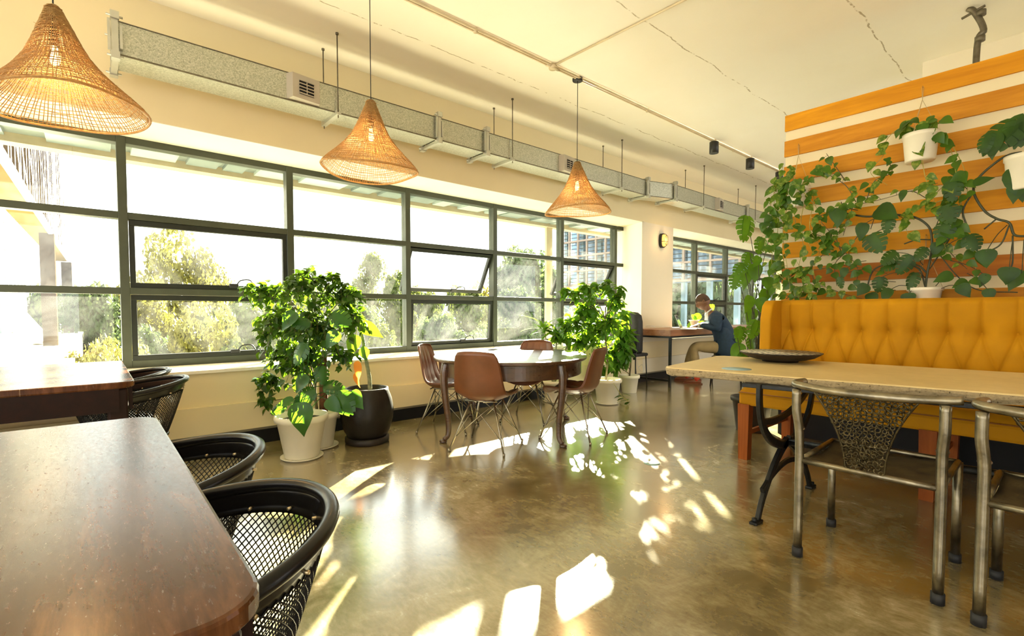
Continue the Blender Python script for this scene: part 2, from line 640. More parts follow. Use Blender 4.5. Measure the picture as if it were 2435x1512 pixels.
struct(MB().box(-5.6, 4.3, -5.1, 15.6, CEIL, CEIL + .2).build('ceiling', ceilmat()))
w = MB()
w.box(-5.6, WX, -5.1, 15.6, 0, SILL - .03)
w.box(-5.6, WX, -5.1, 15.6, HEAD, CEIL)
w.box(-5.6, WX, -5.1, O1, SILL - .03, HEAD)
w.box(-5.6, WX, O4, 15.6, SILL - .03, HEAD)
struct(w.build('wall_left', M['wall']))
# pier between the two window bands, its window side splayed
pier = MB()
pier.prism([(WX, O2), (WX, O3), (-5.6, O3), (-5.6, O2 + .32)], SILL - .03, HEAD)
struct(pier.build('wall_pier', M['wall_far']))
struct(MB().add([(WX + .0, O2, SILL), (-5.37, O2 + .225, SILL), (-5.37, O2 + .225, HEAD), (WX + .0, O2, HEAD),
                 (WX + .0, O2 - .012, SILL), (-5.37, O2 + .21, SILL), (-5.37, O2 + .21, HEAD), (WX + .0, O2 - .012, HEAD)],
                [(0, 1, 2, 3), (7, 6, 5, 4), (0, 4, 5, 1), (1, 5, 6, 2), (2, 6, 7, 3), (3, 7, 4, 0)]).build('trim_reveal', M['reveal']))
for i, (a, b) in enumerate(((O1, O2 + .05), (O3, O4))):
    struct(MB().bbox(-5.50, WX + .025, a, b, SILL - .03, SILL, .004).build('trim_sill_%d' % (i + 1), M['reveal']))
    struct(MB().box(-5.50, WX, a, b, HEAD - .006, HEAD).build('trim_soffit_%d' % (i + 1), M['reveal']))
for i, (a, b) in enumerate(((-5.1, O2), (O2, 15.6))):
    struct(MB().box(WX, WX + .035, a, b, .15, .388).build('trim_ledge_%d' % (i + 1), M['wall'] if i == 0 else M['wall_far']))
struct(MB().box(WX, WX + .015, -5.1, 15.6, .125, .15).build('trim_painted_shadow', simple('painted_shadow_grey', (.25, .22, .15), .5)))  # grey strip stands in for the shadow line under the ledge
struct(MB().box(WX, WX + .02, -5.1, 15.6, 0, .125).build('baseboard_left', M['plinth']))
# far wall, right wall, back wall (right and back have unseen openings added for fill light)
struct(MB().box(-5.6, 4.3, 15.6, 15.8, 0, CEIL).build('wall_far', M['wall_far']))
rw = MB()
rw.box(4.2, 4.4, -5.1, 15.6, 0, .5); rw.box(4.2, 4.4, -5.1, 15.6, 3.1, CEIL)
for a, b in ((-5.1, -2.5), (-.2, 6.0), (14.5, 15.6)):
    rw.box(4.2, 4.4, a, b, .5, 3.1)
struct(rw.build('wall_right', M['wall']))
bw = MB()
bw.box(-5.6, 4.4, -5.3, -5.1, 0, .5); bw.box(-5.6, 4.4, -5.3, -5.1, 3.2, CEIL)
for a, b in ((-5.6, -4.4), (-.5, 0), (4.0, 4.4)):
    bw.box(a, b, -5.3, -5.1, .5, 3.2)
struct(bw.build('wall_back', M['wall']))
struct(MB().box(-1.08, 4.2, 6.25, 6.6, 2.6, CEIL).build('wall_beam', M['wall_far']))
# floor skirting of the partition (dark strip seen under the sofa)


def window_unit(name, y0, y1, edges, sashes, opened, label):
    """edges: right edge of each mullion; sashes: bay numbers with opening lights"""
    root = empty(name, (GX, 0, 0)); struct(root)
    fr = MB()
    mw, md = .066, .11
    for e in edges:
        fr.bbox(-md, 0, e - mw, e, SILL, HEAD, .003)
    spans = []
    prev = y0
    for e in edges:
        spans.append((prev, e - mw)); prev = e
    spans.append((prev, y1))
    for a, b in spans:
        fr.bbox(-md, -.004, a, b, 2.635, HEAD, .002)
        fr.bbox(-md, -.004, a, b, SILL, .765, .002)
        fr.bbox(-md, -.004, a, b, 1.992, 2.05, .002)
        fr.bbox(-md, -.004, a, b, 1.345, 1.402, .002)
    fr.build('window_frame', M['frame'], root)
    for i, (a, b) in enumerate(spans):
        MB().box(-.065, -.059, a, b, 2.05, 2.635).build('pane', M['glass'], root)
        for (z0, z1, lev) in ((1.402, 1.992, 1), (.765, 1.345, 0)):
            if i in sashes:
                ang = opened.get((i, lev), 0)
                sr = MB()
                t, d = .048, .05
                h = z1 - z0
                # local frame: origin at the top hinge
                for (ya, yb, za, zb) in ((a, b, -t, 0), (a, b, -h, -h + t), (a, a + t, -h + t, -t), (b - t, b, -h + t, -t)):
                    sr.bbox(-d / 2, d / 2, ya + .004, yb - .004, za - .003, zb - .003, .003)
                s = sr.build('sash', M['sash'], root)
                s.location = (-.035, 0, z1)
                s.rotation_euler = (0, R(ang), 0)
                MB().box(-.004, .002, a + t, b - t, -h + t, -t).build('pane', M['glass'], s)
                hm = MB()
                yc = a + (b - a) * .66
                hm.bbox(.02, .05, yc - .10, yc - .02, -h + .025, -h + .062, .006)
                hm.tube(smooth_path([(.04, yc - .03, -h + .06), (.05, yc + .0, -h + .095), (.05, yc + .08, -h + .10), (.045, yc + .12, -h + .045)], 5), .006, 6)
                hm.build('handle', M['black'], s)
            else:
                MB().box(-.065, -.059, a, b, z0, z1).build('pane', M['glass'], root)
    tag(root, label)
    return root


window_unit('window_1', O1, 7.283, [.266 + 1.366 * k for k in range(-2, 6)], (3, 5, 7), {(5, 1): 27, (7, 1): 27, (7, 0): 24, (5, 0): 4},
            'long band of green grey metal windows over the sill')
window_unit('window_2', O3, O4, [9.88, 11.28, 12.67, 14.05], (1,), {}, 'second window band behind the man at the desk')

# ---------------------------------------------------------------- ceiling conduit, lamps, beam pipe
cd = empty('ceiling_conduit', (-3.47, 0, CEIL), 0, 'thin painted conduit running along the ceiling above the pendants with one branch', 'conduit')
m = MB()
for dx in (-.014, .014):
    m.tube([(dx, -4, -.014), (dx, 15.4, -.014)], .0115, 8)
m.build('conduit_pipe', M['conduit'], cd)
MB().tube([(.02, 3.53, -.012), (1.4, 3.57, -.012), (5.6, 3.7, -.012)], .010, 8).build('branch_pipe', M['conduit'], cd)
for y in (2.58, 5.15, 7.4, 8.6):
    MB().lathe([(0, -.034), (.018, -.034), (.020, -.02), (.020, 0), (0, 0)], 12, (0, y, 0)).build('saddle', M['conduit'], cd)
m = MB().lathe([(0, -.045), (.035, -.045), (.042, -.035), (.042, 0), (0, 0)], 20, (0, 3.53, 0))
m.tube([(0, 3.45, -.018), (0, 3.61, -.018)], .02, 8)
m.build('junction_box', M['conduit'], cd)
for i, y in enumerate((6.80, 7.97, 9.12)):
    sp = empty('ceiling_spotlight', (-3.47, y, CEIL), 0,
               ['black cylinder spotlight nearest the third pendant lamp', 'middle of the three black cylinder ceiling spotlights',
                'black cylinder ceiling spotlight half hidden at the edge of the slatted partition'][i], 'spotlight', 'black ceiling spotlights on the conduit')
    MB().lathe([(0, -.028), (.03, -.028), (.034, 0), (0, 0)], 16).build('mount', M['conduit'], sp)
    MB().lathe([(.058, -.185), (.062, -.185), (.062, -.03), (.055, -.026), (0, -.026)], 28).build('housing', M['black'], sp)
    MB().lathe([(0, -.178), (.057, -.178), (.057, -.17), (0, -.17)], 28).build('lens', M['spotglow'], sp)

bp = MB()
bp.tube(smooth_path([(-.60, 5.42, 2.5), (-.60, 5.42, 3.30), (-.565, 5.42, 3.42), (-.62, 5.42, 3.58), (-.66, 5.42, 3.63)], 6), .022, 10)
for z in (3.36, 3.56):
    bp.tube([(-.585, 5.42, z - .02), (-.585, 5.42, z + .02)], .033, 10)
bp.tube([(-.70, 5.44, 3.575), (-.56, 5.40, 3.60)], .010, 6)
tag(bp.build('cable_conduit', M['darkconduit']), 'bent grey metal conduit dropping from the ceiling behind the slatted partition', 'conduit')

wl = empty('wall_lamp', (WX, 7.63, 2.43), 0, 'glowing oval bulkhead wall lamp with black cage on the pier', 'lamp')


def oval(rx, rz, n=28):
    return [(rx * math.copysign(abs(math.cos(a)) ** .75, math.cos(a)), rz * math.copysign(abs(math.sin(a)) ** .75, math.sin(a))) for a in [2 * PI * k / n for k in range(n)]]


def slab_oval(rx, rz, x0, x1, rx2=None, rz2=None):
    A = oval(rx, rz); B = oval(rx2 or rx, rz2 or rz)
    return [[(x0, y, z) for y, z in A], [(x1, y, z) for y, z in B]]


MB().rings(slab_oval(.075, .125, 0, .045), smooth=False).build('base', M['black'], wl)
MB().rings(slab_oval(.058, .105, .04, .075) + slab_oval(.05, .09, .095, .105, .03, .06)).build('glass', M['walllamp'], wl)
g = MB()
g.tube([(x, y, z) for x, (y, z) in ((.05, p) for p in oval(.070, .118))], .006, 6, closed=True)
g.tube([(.11, y, z) for y, z in oval(.045, .085)], .004, 6, closed=True)
g.tube(smooth_path([(.05, 0, .118), (.10, 0, .095), (.114, 0, 0), (.10, 0, -.095), (.05, 0, -.118)], 5), .0045, 6)
g.tube(smooth_path([(.05, -.068, -.02), (.10, -.05, -.02), (.114, 0, -.02), (.10, .05, -.02), (.05, .068, -.02)], 5), .0045, 6)
g.build('cage', M['black'], wl)

# ---------------------------------------------------------------- air duct
duct = empty('air_duct', (0, 0, 0), 0, 'galvanised square air duct hung on rods along the window wall', 'air duct')
XF, XB, ZB, ZT = -4.34, -4.62, 2.95, 3.175
OFF = .14
sec = [((XF, .19), (XF, 2.72)), ((XF, 2.77), (XF, 3.34)), ((XF, 3.39), (XF, 6.42)), ((XF, 6.48), (XF + OFF, 6.95)), ((XF + OFF, 7.02), (XF + OFF, 9.5)), ((XF + OFF, 9.56), (XF + OFF, 15.4))]
wd = XF - XB
for (xa, ya), (xb, yb) in sec:
    b = MB()
    vs = []
    for x, y in ((xa, ya), (xb, yb)):
        vs += [(x, y, ZB), (x, y, ZT), (x - wd, y, ZT), (x - wd, y, ZB)]
    b.add(vs, [(0, 1, 2, 3), (7, 6, 5, 4), (0, 4, 5, 1), (1, 5, 6, 2), (2, 6, 7, 3), (3, 7, 4, 0)])
    b.build('duct_section', M['galv'], duct)
    e_ = MB().bar((xa + .004, ya, ZB + .002), (xb + .004, yb, ZB + .002), .010, .010)
    e_.bar((xa + .002, ya, ZT), (xb + .002, yb, ZT), .006, .006)
    e_.build('edge_seam', M['darkconduit'], duct)
for x, y in ((XF, .175), (XF, 2.745), (XF, 3.365), (XF, 6.45), (XF + OFF, 6.985), (XF + OFF, 9.53)):
    f = MB()
    xc, zc = x - wd / 2, (ZB + ZT) / 2
    hw, hh = wd / 2 + .02, (ZT - ZB) / 2 + .02
    for s in (-1, 1):
        f.box(xc - hw, xc + hw, y - .018, y + .018, zc + s * hh - .014, zc + s * hh + .014)
        f.box(xc + s * hw - .016, xc + s * hw + .016, y - .018, y + .018, zc - hh, zc + hh)
    f.box(xc + hw - .0, xc + hw + .02, y - .04, y - .025, zc - hh + .03, zc + hh - .03)
    f.box(xc + hw - .0, xc + hw + .02, y + .025, y + .04, zc - hh + .05, zc + hh - .06)
    for s in (-1, 1):
        for q in (-1, 1):
            f.box(xc + s * hw - .03, xc + s * hw + .03, y - .024, y + .024, zc + q * hh - .024, zc + q * hh + .024)
            f.tube([(xc + s * hw, y - .045, zc + q * hh), (xc + s * hw, y + .045, zc + q * hh)], .007, 6)
    f.build('flange', M['galv_rail'], duct)
MB().box(XB - .0, XF + .0, .165, .175, ZB - .0, ZT + .0).build('end_plate', M['galv'], duct)
for y in (1.70, 3.73, 5.79, 7.85, 9.85, 12):
    o = OFF if y > 6.7 else 0
    h = empty('hanger', (XF + o, y, 0)); h.parent = duct
    k = MB()
    k.box(-wd - .05, .05, -.02, .02, ZB - .028, ZB - .008)
    k.box(-wd - .05, .05, -.02, -.014, ZB - .008, ZB + .012)
    k.build('bracket', M['galv_rail'], h)
    for x in (.03, -wd - .03):
        k = MB().tube([(x, 0, ZB - .05), (x, 0, CEIL)], .0055, 6)
        k.lathe([(0, -.015), (.014, -.015), (.014, 0), (0, 0)], 8, (x, 0, CEIL))
        k.build('rod', M['darkconduit'], h)
for x, y in ((XF, 1.41), (XF, 4.66), (XF + OFF, 8.42), (XF + OFF, 11.3)):
    v = empty('vent', (x, y, (ZB + ZT) / 2)); v.parent = duct
    k = MB()
    A = [(0, -.13, -.105), (0, .13, -.105), (0, .13, .105), (0, -.13, .105)]
    B = [(.07, -.10, -.095), (.035, .13, -.095), (.035, .13, .10), (.07, -.10, .10)]
    k.add(A + B, [(0, 1, 5, 4), (1, 2, 6, 5), (2, 3, 7, 6), (3, 0, 4, 7), (4, 5, 6, 7)])
    k.build('vent_collar', M['grille'], v)
    d = Vector((-.035, .23, 0)).normalized(); nrm = Vector((.23, .035, 0)).normalized()
    c0 = Vector((.0525, .015, 0)) + nrm * .004
    k = MB()
    k.bar(c0 - d * .062 + Vector((0, 0, 0)), c0 + d * .062, .005, .115)
    k.build('vent_shade_plate', M['void'], v)  # near-black plate stands in for the shaded inside of the vent
    k = MB()
    for i in range(5):
        z = -.052 + i * .026
        k.bar(c0 - d * .064 + nrm * .004 + Vector((0, 0, z)), c0 + d * .064 + nrm * .004 + Vector((0, 0, z)), .012, .007)
    k.bar(c0 + nrm * .004 + Vector((0, 0, -.055)), c0 + nrm * .004 + Vector((0, 0, .055)), .006, .006, up=(0, 1, 0))
    k.build('louvre', M['grille'], v)

# ---------------------------------------------------------------- outdoors
M['soffit'] = simple('pale_soffit_panel', (.20, .25, .24), .3, .3, .12, 1.2)
M['beige'] = simple('beige_fascia', (.40, .32, .20), .6)
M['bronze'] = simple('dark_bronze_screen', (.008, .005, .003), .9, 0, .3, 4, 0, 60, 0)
M['soffitbeige'] = simple('dark_beige_board', (.17, .115, .045), .8, 0, .1, 2, 0, 60, 0)  # one even beige, darker than the fascia
M['white'] = simple('white_render', (.80, .77, .70), .7)
M['brownpillar'] = simple('brown_pillar', (.035, .022, .012), .9, 0, .2, 4, 0, 60, 0)
M['bounce_ground'] = simple('pale_bounce_ground', (.52, .50, .40), .9, 0, .15, .2)  # hidden ground, made pale to bounce sunlight up onto the ceiling
struct(MB().box(-120, -5.7, -60, 120, -6.3, -6).build('ground', M['bounce_ground']))
ov = empty('roof_overhang', (0, 0, 0)); struct(ov)
MB().box(-6.30, -5.6, -8, 15.8, 2.78, 3.3).build('overhang_slab', M['soffit'], ov)
MB().box(-6.38, -6.22, -8, 15.8, 2.70, 3.3).build('fascia', M['beige'], ov)
rr = random.Random(4)
k = MB(); k2 = MB()
y = -7.5
while y < 15:
    L = rr.uniform(.18, .5)
    (k if rr.random() < .5 else k2).box(-6.2, -5.85, y, y + L, 2.745, 2.78)
    y += L + rr.uniform(.05, .3)
k.build('soffit_reflection_block', simple('light_reflection_tone', (.30, .36, .34), .4), ov); k2.build('soffit_reflection_block', simple('mid_reflection_tone', (.13, .17, .165), .4), ov)  # lighter and darker blocks imitate reflections on the soffit
struct(tag(MB().box(-5.62, -5.6, -8, 15.8, HEAD, 3.6).build('wall_outer', M['white'])))
oc = MB().bbox(-6.33, -6.27, 6.24, 6.39, -6, 2.78, .01)
tag(oc.build('outer_column', M['beige']), 'beige square column standing outside the fourth window bay', 'column')

# neighbouring block with a bronze lattice, to the left
P0 = Vector((-7.0, -.817, 0)); P1 = Vector((-25.47, -.59, 0))
du = (P1 - P0).normalized(); dn = Vector((du.y, -du.x, 0)); dn = dn if dn.y < 0 else -dn
L = (P1 - P0).length
nb = empty('neighbour_block', P0, math.atan2(du.y, du.x), 'raised building block with a bronze stick lattice facade outside the left window', 'building')
sgn = 1 if (Matrix.Rotation(math.atan2(du.y, du.x), 3, 'Z') @ Vector((0, 1, 0))).dot(dn) > 0 else -1
ZS = 3.1
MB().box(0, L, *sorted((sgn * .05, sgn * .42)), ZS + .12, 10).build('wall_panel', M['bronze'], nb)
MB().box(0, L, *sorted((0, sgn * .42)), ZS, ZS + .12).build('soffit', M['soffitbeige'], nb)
k = MB()
x = 0.05
rr = random.Random(9)
while x < L - .05:
    k.box(x, x + .07, *sorted((sgn * .05, sgn * .047)), ZS + .10, 10)
    x += rr.uniform(.25, .62)
for i in range(70):
    x = rr.uniform(-.3, L - .7); z = ZS + .1 + rr.uniform(0, 6)
    k.bar((x, sgn * .0485, z + .8), (x + .9, sgn * .0485, z), .003, .10, up=(0, 0, 1))
k.box(0, L, *sorted((-.04 * sgn, .03)), ZS - .02, ZS + .1)
k.build('lattice', M['white'], nb)
for nm, q0, q1, zb, loc in (('pillar', (97, 556), (126, 556), .342, None), ('pillar', (149, 623), (166, 625), .342, None)):
    a = at(*q0, 'z', ZS); b = at(*q1, 'z', ZS)
    wv = (b - a).length
    c = (a + b) / 2
    o = MB().box(-wv * .62, wv * .62, -wv * .45, wv * .45, zb, ZS).build(nm, M['brownpillar'], None)
    o.location = c; o.location.z = 0
    o.rotation_euler = (0, 0, math.atan2(du.y, du.x))
    mw_ = nb.matrix_basis.inverted() @ o.matrix_basis
    o.parent = nb
    o.location = mw_.to_translation(); o.rotation_euler = mw_.to_euler()
tag(MB().box(-27, -9.5, -4.5, -.24, -6, .34).build('terrace', M['white']), 'white rendered terrace wall under the pillars of the lattice block', 'terrace')
k = MB()
k.bar((-12.5, -1.02, 1.05), (-19, -1.02, .32), .25, .3)
tag(k.build('raking_strut', M['white']), 'white slanting strut standing on the terrace wall', 'strut')
gb = empty('glass_block', (-34, -4.2, 0), 0, 'dark glass office block far behind the lattice building', 'building')
MB().box(-6, 6, -3, 1.55, -6, 7.5).build('glazing', M['bglass'], gb)
k = MB()
for i in range(9): k.box(-6.05, 6.05, 1.5, 1.62, -2 + i * 1.15, -1.9 + i * 1.15)
for i in range(9): k.box(-6 + i * 1.5, -5.9 + i * 1.5, 1.5, 1.62, -6, 7.5)
for i in range(4): k.box(6, 6.06, -3 + i * 1.5, -2.9 + i * 1.5, -6, 7.5)
k.build('mullions', M['white'], gb)
nc = MB().bbox(-6.65, -6.45, -1.22, -.90, -6, 2.78, .01)
tag(nc.build('outer_column', M['white']), 'white column edge outside at the far left of the window band', 'column')

# steel and glass wing opposite, beyond the second window
M['steelframe'] = simple('pale_pink_steel', (.20, .15, .13), .5, .1, .1)
M['skyglass'] = simple('sky_blue_glass', (.16, .26, .42), .15, .3, .25, .8)
sw = empty('steel_frame_wing', (0, 20, 0), 0, 'steel framed glass wing with open grid seen through the far windows', 'building')
k = MB()
X0, X1 = -19.0, -4.2
x = X0
while x < X1:
    k.box(x, x + .09, -.05, .05, 2.55, 7)
    x += .62
for z in (2.5, 3.3, 4.1, 4.9, 5.7, 6.5):
    k.box(X0, X1, -.08, .08, z, z + .09)
for z in (2.5, 4.9):
    k.box(X0, X1, .6, .75, z + .1, z + .2)
k.build('steel_grid', M['steelframe'], sw)
k = MB()
for z in [2.75 + .2 * i for i in range(20)]:
    k.box(X0, X1, .10, .13, z, z + .03)
k.build('sun_louvre', M['sash'], sw)
k = MB()
for x in [X0 + 1.2 * i for i in range(13)]:
    k.box(x, x + .2, .3, .5, -6, 7)
k.build('inner_column', M['bglass'], sw)
MB().box(X0, X1, .9, 1.0, 2.5, 7).build('sky_backing', M['skyglass'], sw)  # added backing, its blue stands in for sky behind the grid
MB().box(-7.9, -4.2, -.2, .2, -6, 2.5).build('glazing', M['skyglass'], sw)
k = MB()
for x in (-7.9, -7.1, -6.3, -5.5, -4.7): k.box(x, x + .06, -.26, -.2, -6, 2.5)
for z in (-1, .2, 1.0, 1.8): k.box(-7.9, -4.2, -.26, -.2, z, z + .06)
k.build('window_frame', M['sash'], sw)


def tree_mesh(seed, leaf, nblob, nleaf, name, mat):
    rr = random.Random(seed)
    k = MB()
    blobs = []
    for i in range(nblob):
        a = rr.uniform(0, 2 * PI); q = rr.uniform(0, .62); z = rr.uniform(.15, .95)
        r_ = rr.uniform(.16, .30) * (1.15 - .5 * z)
        q *= math.sqrt(max(.05, 1 - (2 * z - .9) ** 2 * .8))
        blobs.append((q * math.cos(a), q * math.sin(a), z, r_))
    for i in range(nleaf):
        bx, by, bz, br = blobs[i % nblob]
        d = Vector((rr.gauss(0, 1), rr.gauss(0, 1), rr.gauss(0, 1))).normalized()
        p = Vector((bx, by, bz)) + d * br * rr.uniform(.7, 1.06)
        n = (d + Vector((rr.gauss(0, .5), rr.gauss(0, .5), rr.gauss(0, .5)))).normalized()
        t = n.orthogonal().normalized()
        t.rotate(Quaternion(n, rr.uniform(0, 6.28)))
        b = n.cross(t)
        s_ = leaf * rr.uniform(.6, 1.3)
        k.add([p - t * s_, p - b * s_ * .6, p + t * s_, p + b * s_ * .6], [(0, 1, 2, 3)])
    return k


tmats = [leafmat('tree_leaf_gold', (.085, .085, .014), (.16, .145, .022), (.22, .20, .03), .6, .3),
         leafmat('tree_leaf_green', (.035, .055, .010), (.080, .105, .022), (.13, .16, .03), .6, .3),
         leafmat('tree_leaf_deep', (.020, .042, .013), (.050, .080, .026), (.09, .13, .04), .6, .3)]
# x px, top y px, distance, width m, kind, label
trees = [(425, 578, 30, 6.2, 0, 'tall golden leaved tree in the second window bay'), (505, 640, 33, 4.6, 0, 'lower golden shoulder tree beside the tall golden tree'),
         (355, 690, 26, 4.2, 0, 'golden bush at the left edge of the second window bay'), (560, 712, 28, 4.6, 1, 'green tree low behind the left ficus'),
         (215, 700, 24, 3.8, 2, 'dark bushy tree low in the first window bay'), (262, 690, 34, 4.4, 1, 'tree crown at the right of the first window bay'),
         (120, 706, 38, 6.5, 1, 'tree seen between the pillars of the lattice block'), (20, 690, 44, 7, 2, 'tree behind the dark glass office block'),
         (885, 612, 36, 3.6, 1, 'slim open crowned tree in the third window bay'), (945, 650, 34, 4.0, 1, 'rounded tree beside the slim tree in the third bay'),
         (760, 700, 40, 6, 1, 'tree just right of the left ficus'), (690, 722, 33, 5, 1, 'low tree behind the left ficus crown'),
         (865, 740, 27, 4.2, 2, 'dark low tree at the foot of the slim tree'), (1010, 704, 36, 5, 1, 'low tree under the open sash of the fourth bay'),
         (1100, 700, 36, 5.5, 1, 'low tree in the middle of the fourth bay'), (1160, 690, 44, 6, 0, 'pale tree seen through the gap of the open sash'),
         (1245, 612, 38, 7.5, 2, 'large round green tree in the fifth window bay'), (1310, 640, 44, 7, 2, 'green tree behind the beige outer column'),
         (1225, 700, 27, 4.0, 2, 'low green tree in front of the large round tree'), (1400, 600, 60, 6, 2, 'distant tree in front of the steel wing'),
         (1640, 668, 30, 8, 2, 'green tree below the steel wing, left part'), (1720, 672, 30, 7, 2, 'green tree below the steel wing, behind the man'),
         (480, 760, 20, 4.0, 0, 'low golden green shrub tree under the tall golden tree'), (620, 775, 20, 3.6, 1, 'low shrub tree behind the ficus pot'),
         (1040, 770, 20, 4.0, 2, 'low shrub tree behind the round table'), (930, 785, 19, 3.4, 1, 'low shrub tree in the third bay near the sill'),
         (235, 830, 12, 1.8, 0, 'bright yellow flowering bush right of the terrace wall'), (285, 835, 14, 1.8, 0, 'yellow flowering bush at the first mullion'),
         (330, 800, 20, 3.2, 2, 'dark shrub tree at the bottom left of the second bay'), (1150, 790, 18, 3.2, 2, 'low shrub tree right of the round table top')]
trees += [(px_, 702 - (i_ * 37) % 12, 62 + (i_ * 7) % 9, 13, 1 + i_ % 2, 'distant hazy tree crown on the skyline ' + w_) for i_, (px_, w_) in enumerate(((80, 'behind the terrace wall pillars'), (300, 'behind the first thick mullion'), (520, 'behind the golden tree'), (700, 'behind the left ficus'), (820, 'between the left ficus and the slim tree'), (980, 'behind the third and fourth bay mullion'), (1120, 'behind the middle of the fourth bay'), (1260, 'behind the large round tree')))]
protos = {}
for i, (px, py, dist, wid, kd, lab) in enumerate(trees):
    d = (px - CX) / FPX * _r + _f
    d.z = 0; d.normalize()
    base = Vector((0, 0, 0)) + d * dist
    depth = base.dot(Vector((_f.x, _f.y, 0)).normalized())
    top = EYE + (736 - py) / FPX * depth * 1.0
    hgt = max(2.0, min(wid * 1.15, top + 6))
    key = (kd, i % 2)
    if key not in protos:
        protos[key] = tree_mesh(30 + i, .030 if kd else .027, 24, 9000, 'crown', tmats[kd]).build('crown', tmats[kd])
        crown = protos[key]
    else:
        crown = protos[key].copy(); COL.objects.link(crown)
    root = empty('garden_tree', (base.x, base.y, -6), 0, lab, 'tree', 'trees outside the windows')
    crown.parent = root
    crown.location = (0, 0, top + 6 - hgt)
    crown.scale = (wid * .62, wid * .62, hgt)
    crown.rotation_euler = (0, 0, i * 1.3)
    MB().tube([(0, 0, 0), (.05, 0, max(.5, top + 6 - hgt * .5))], [.16, .07], 7).build('trunk', M['stem'], root)
# ---------------------------------------------------------------- tables
def rrect(x0, x1, y0, y1, r, n=6):
    out = []
    for cx, cy, a0 in ((x1 - r, y1 - r, 0), (x0 + r, y1 - r, 90), (x0 + r, y0 + r, 180), (x1 - r, y0 + r, 270)):
        for k in range(n + 1):
            a = R(a0 + 90 * k / n)
            out.append((cx + r * math.cos(a), cy + r * math.sin(a)))
    return out


def inset(poly, d):
    n = len(poly)
    cx = sum(p[0] for p in poly) / n; cy = sum(p[1] for p in poly) / n
    out = []
    for i in range(n):
        a = Vector(poly[i - 1]); b = Vector(poly[i]); c = Vector(poly[(i + 1) % n])
        t = (c - a).normalized()
        nn = Vector((-t.y, t.x))
        out.append(tuple(b + nn * d))
    return out


def slab(poly, z0, z1, b=.008):
    """edge-rounded slab"""
    k = MB()
    lv = [(z0, b), (z0 + b, 0), (z1 - b, 0), (z1 - b * .3, b * .3), (z1, b)]
    rings = [[(x, y, z) for x, y in inset(poly, d)] for z, d in lv]
    k.rings(rings, False, True, False)
    return k


def wood_table(name, loc, x0, x1, y0, y1, z, label, legs):
    t = empty(name, loc, 0, label, 'table')
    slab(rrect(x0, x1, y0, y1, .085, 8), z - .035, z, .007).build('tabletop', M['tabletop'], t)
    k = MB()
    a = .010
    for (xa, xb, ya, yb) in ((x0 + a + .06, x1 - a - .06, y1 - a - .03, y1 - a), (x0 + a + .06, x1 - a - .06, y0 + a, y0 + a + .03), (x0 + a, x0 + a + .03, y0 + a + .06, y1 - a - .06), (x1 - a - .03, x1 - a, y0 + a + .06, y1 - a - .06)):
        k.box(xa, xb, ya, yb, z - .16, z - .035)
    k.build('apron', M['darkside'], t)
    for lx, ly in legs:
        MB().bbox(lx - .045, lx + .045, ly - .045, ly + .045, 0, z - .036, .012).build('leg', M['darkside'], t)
    return t


TZ = .82
wood_table('wooden_table', (0, 0, 0), -2.20, -.675, -1.9, .172, TZ, 'dark glossy wooden table filling the lower left foreground',
           [(-2.125, .097), (-.75, .097), (-2.125, -1.82), (-.75, -1.82)])
wt = wood_table('wooden_table', (0, 0, 0), -4.79, -3.33, -1.9, .175, TZ, 'dark wooden table under the window behind the foreground table, its top shining',
                [(-4.70, .10), (-3.405, .10), (-4.70, -1.82), (-3.405, -1.82)])
# tablecloth-like dark cushion edge seen below the second table
bn = empty('upholstered_bench', (-4.1, -.75, 0), 0, 'mauve upholstered bench half hidden under the second wooden table', 'bench')
MB().bbox(-.45, .45, -.22, .22, .36, .50, .05).build('seat', simple('mauve_velvet', (.16, .085, .07), .8, 0, .2, 10), bn)
for x in (-.38, .38):
    for y in (-.16, .16):
        MB().bbox(x - .025, x + .025, y - .025, y + .025, 0, .37, .004).build('leg', M['sofaleg'], bn)

# round table
RA = math.atan2(.66, .75)
rt = empty('round_table', (-3.72, 3.20, 0), RA, 'round brown wooden table with curved legs in the middle of the room', 'table')
poly = []
for k in range(144):
    a = 2 * PI * k / 144
    poly.append((.755 * math.copysign(abs(math.cos(a)) ** .92, math.cos(a)), .84 * math.copysign(abs(math.sin(a)) ** .92, math.sin(a))))
slab(poly, .735, .765, .008).build('tabletop', M['roundwood'], rt)
ap = MB()
pi_ = [(x * .93, y * .93) for x, y in poly]; po = [(x * .90, y * .90) for x, y in poly]
n = len(pi_)
ap.rings([[(x, y, .735) for x, y in pi_], [(x, y, .60) for x, y in pi_], [(x, y, .60) for x, y in po], [(x, y, .735) for x, y in po]], False, False, False)
ap.build('apron', M['roundwood'], rt)
for sx, sy in ((-1, -1), (1, -1), (1, 1), (-1, 1)):
    bx, by = .51 * sx, .54 * sy
    ox, oy = .045 * sx, .045 * sy
    path = smooth_path([(bx + ox * .2, by + oy * .2, .735), (bx + ox * .6, by + oy * .6, .60), (bx + ox * .35, by + oy * .35, .40), (bx - ox * .1, by - oy * .1, .20), (bx - ox * .05, by - oy * .05, .07), (bx + ox * .6, by + oy * .6, .025)], 5)
    m_ = len(path)
    rad = [.040 - .018 * min(1, i / (m_ * .85)) for i in range(m_)]
    k = MB().tube(path, rad, 10)
    k.lathe([(0, 0), (.030, 0), (.036, .012), (.028, .026), (0, .034)], 14, (bx + ox * .75, by + oy * .75, 0))
    k.build('leg', M['roundwood'], rt)

# concrete table
CZ = .84
ca = R(8.5)
ct = empty('concrete_table', (-1.75, 2.78, 0), ca, 'long pale concrete slab table on black cast iron trestles by the mustard sofa', 'table')
rr = random.Random(3)
edge = []


def edgepts(a, b, n, j):
    return [(a[0] + (b[0] - a[0]) * i / n, a[1] + (b[1] - a[1]) * i / n) for i in range(n)]


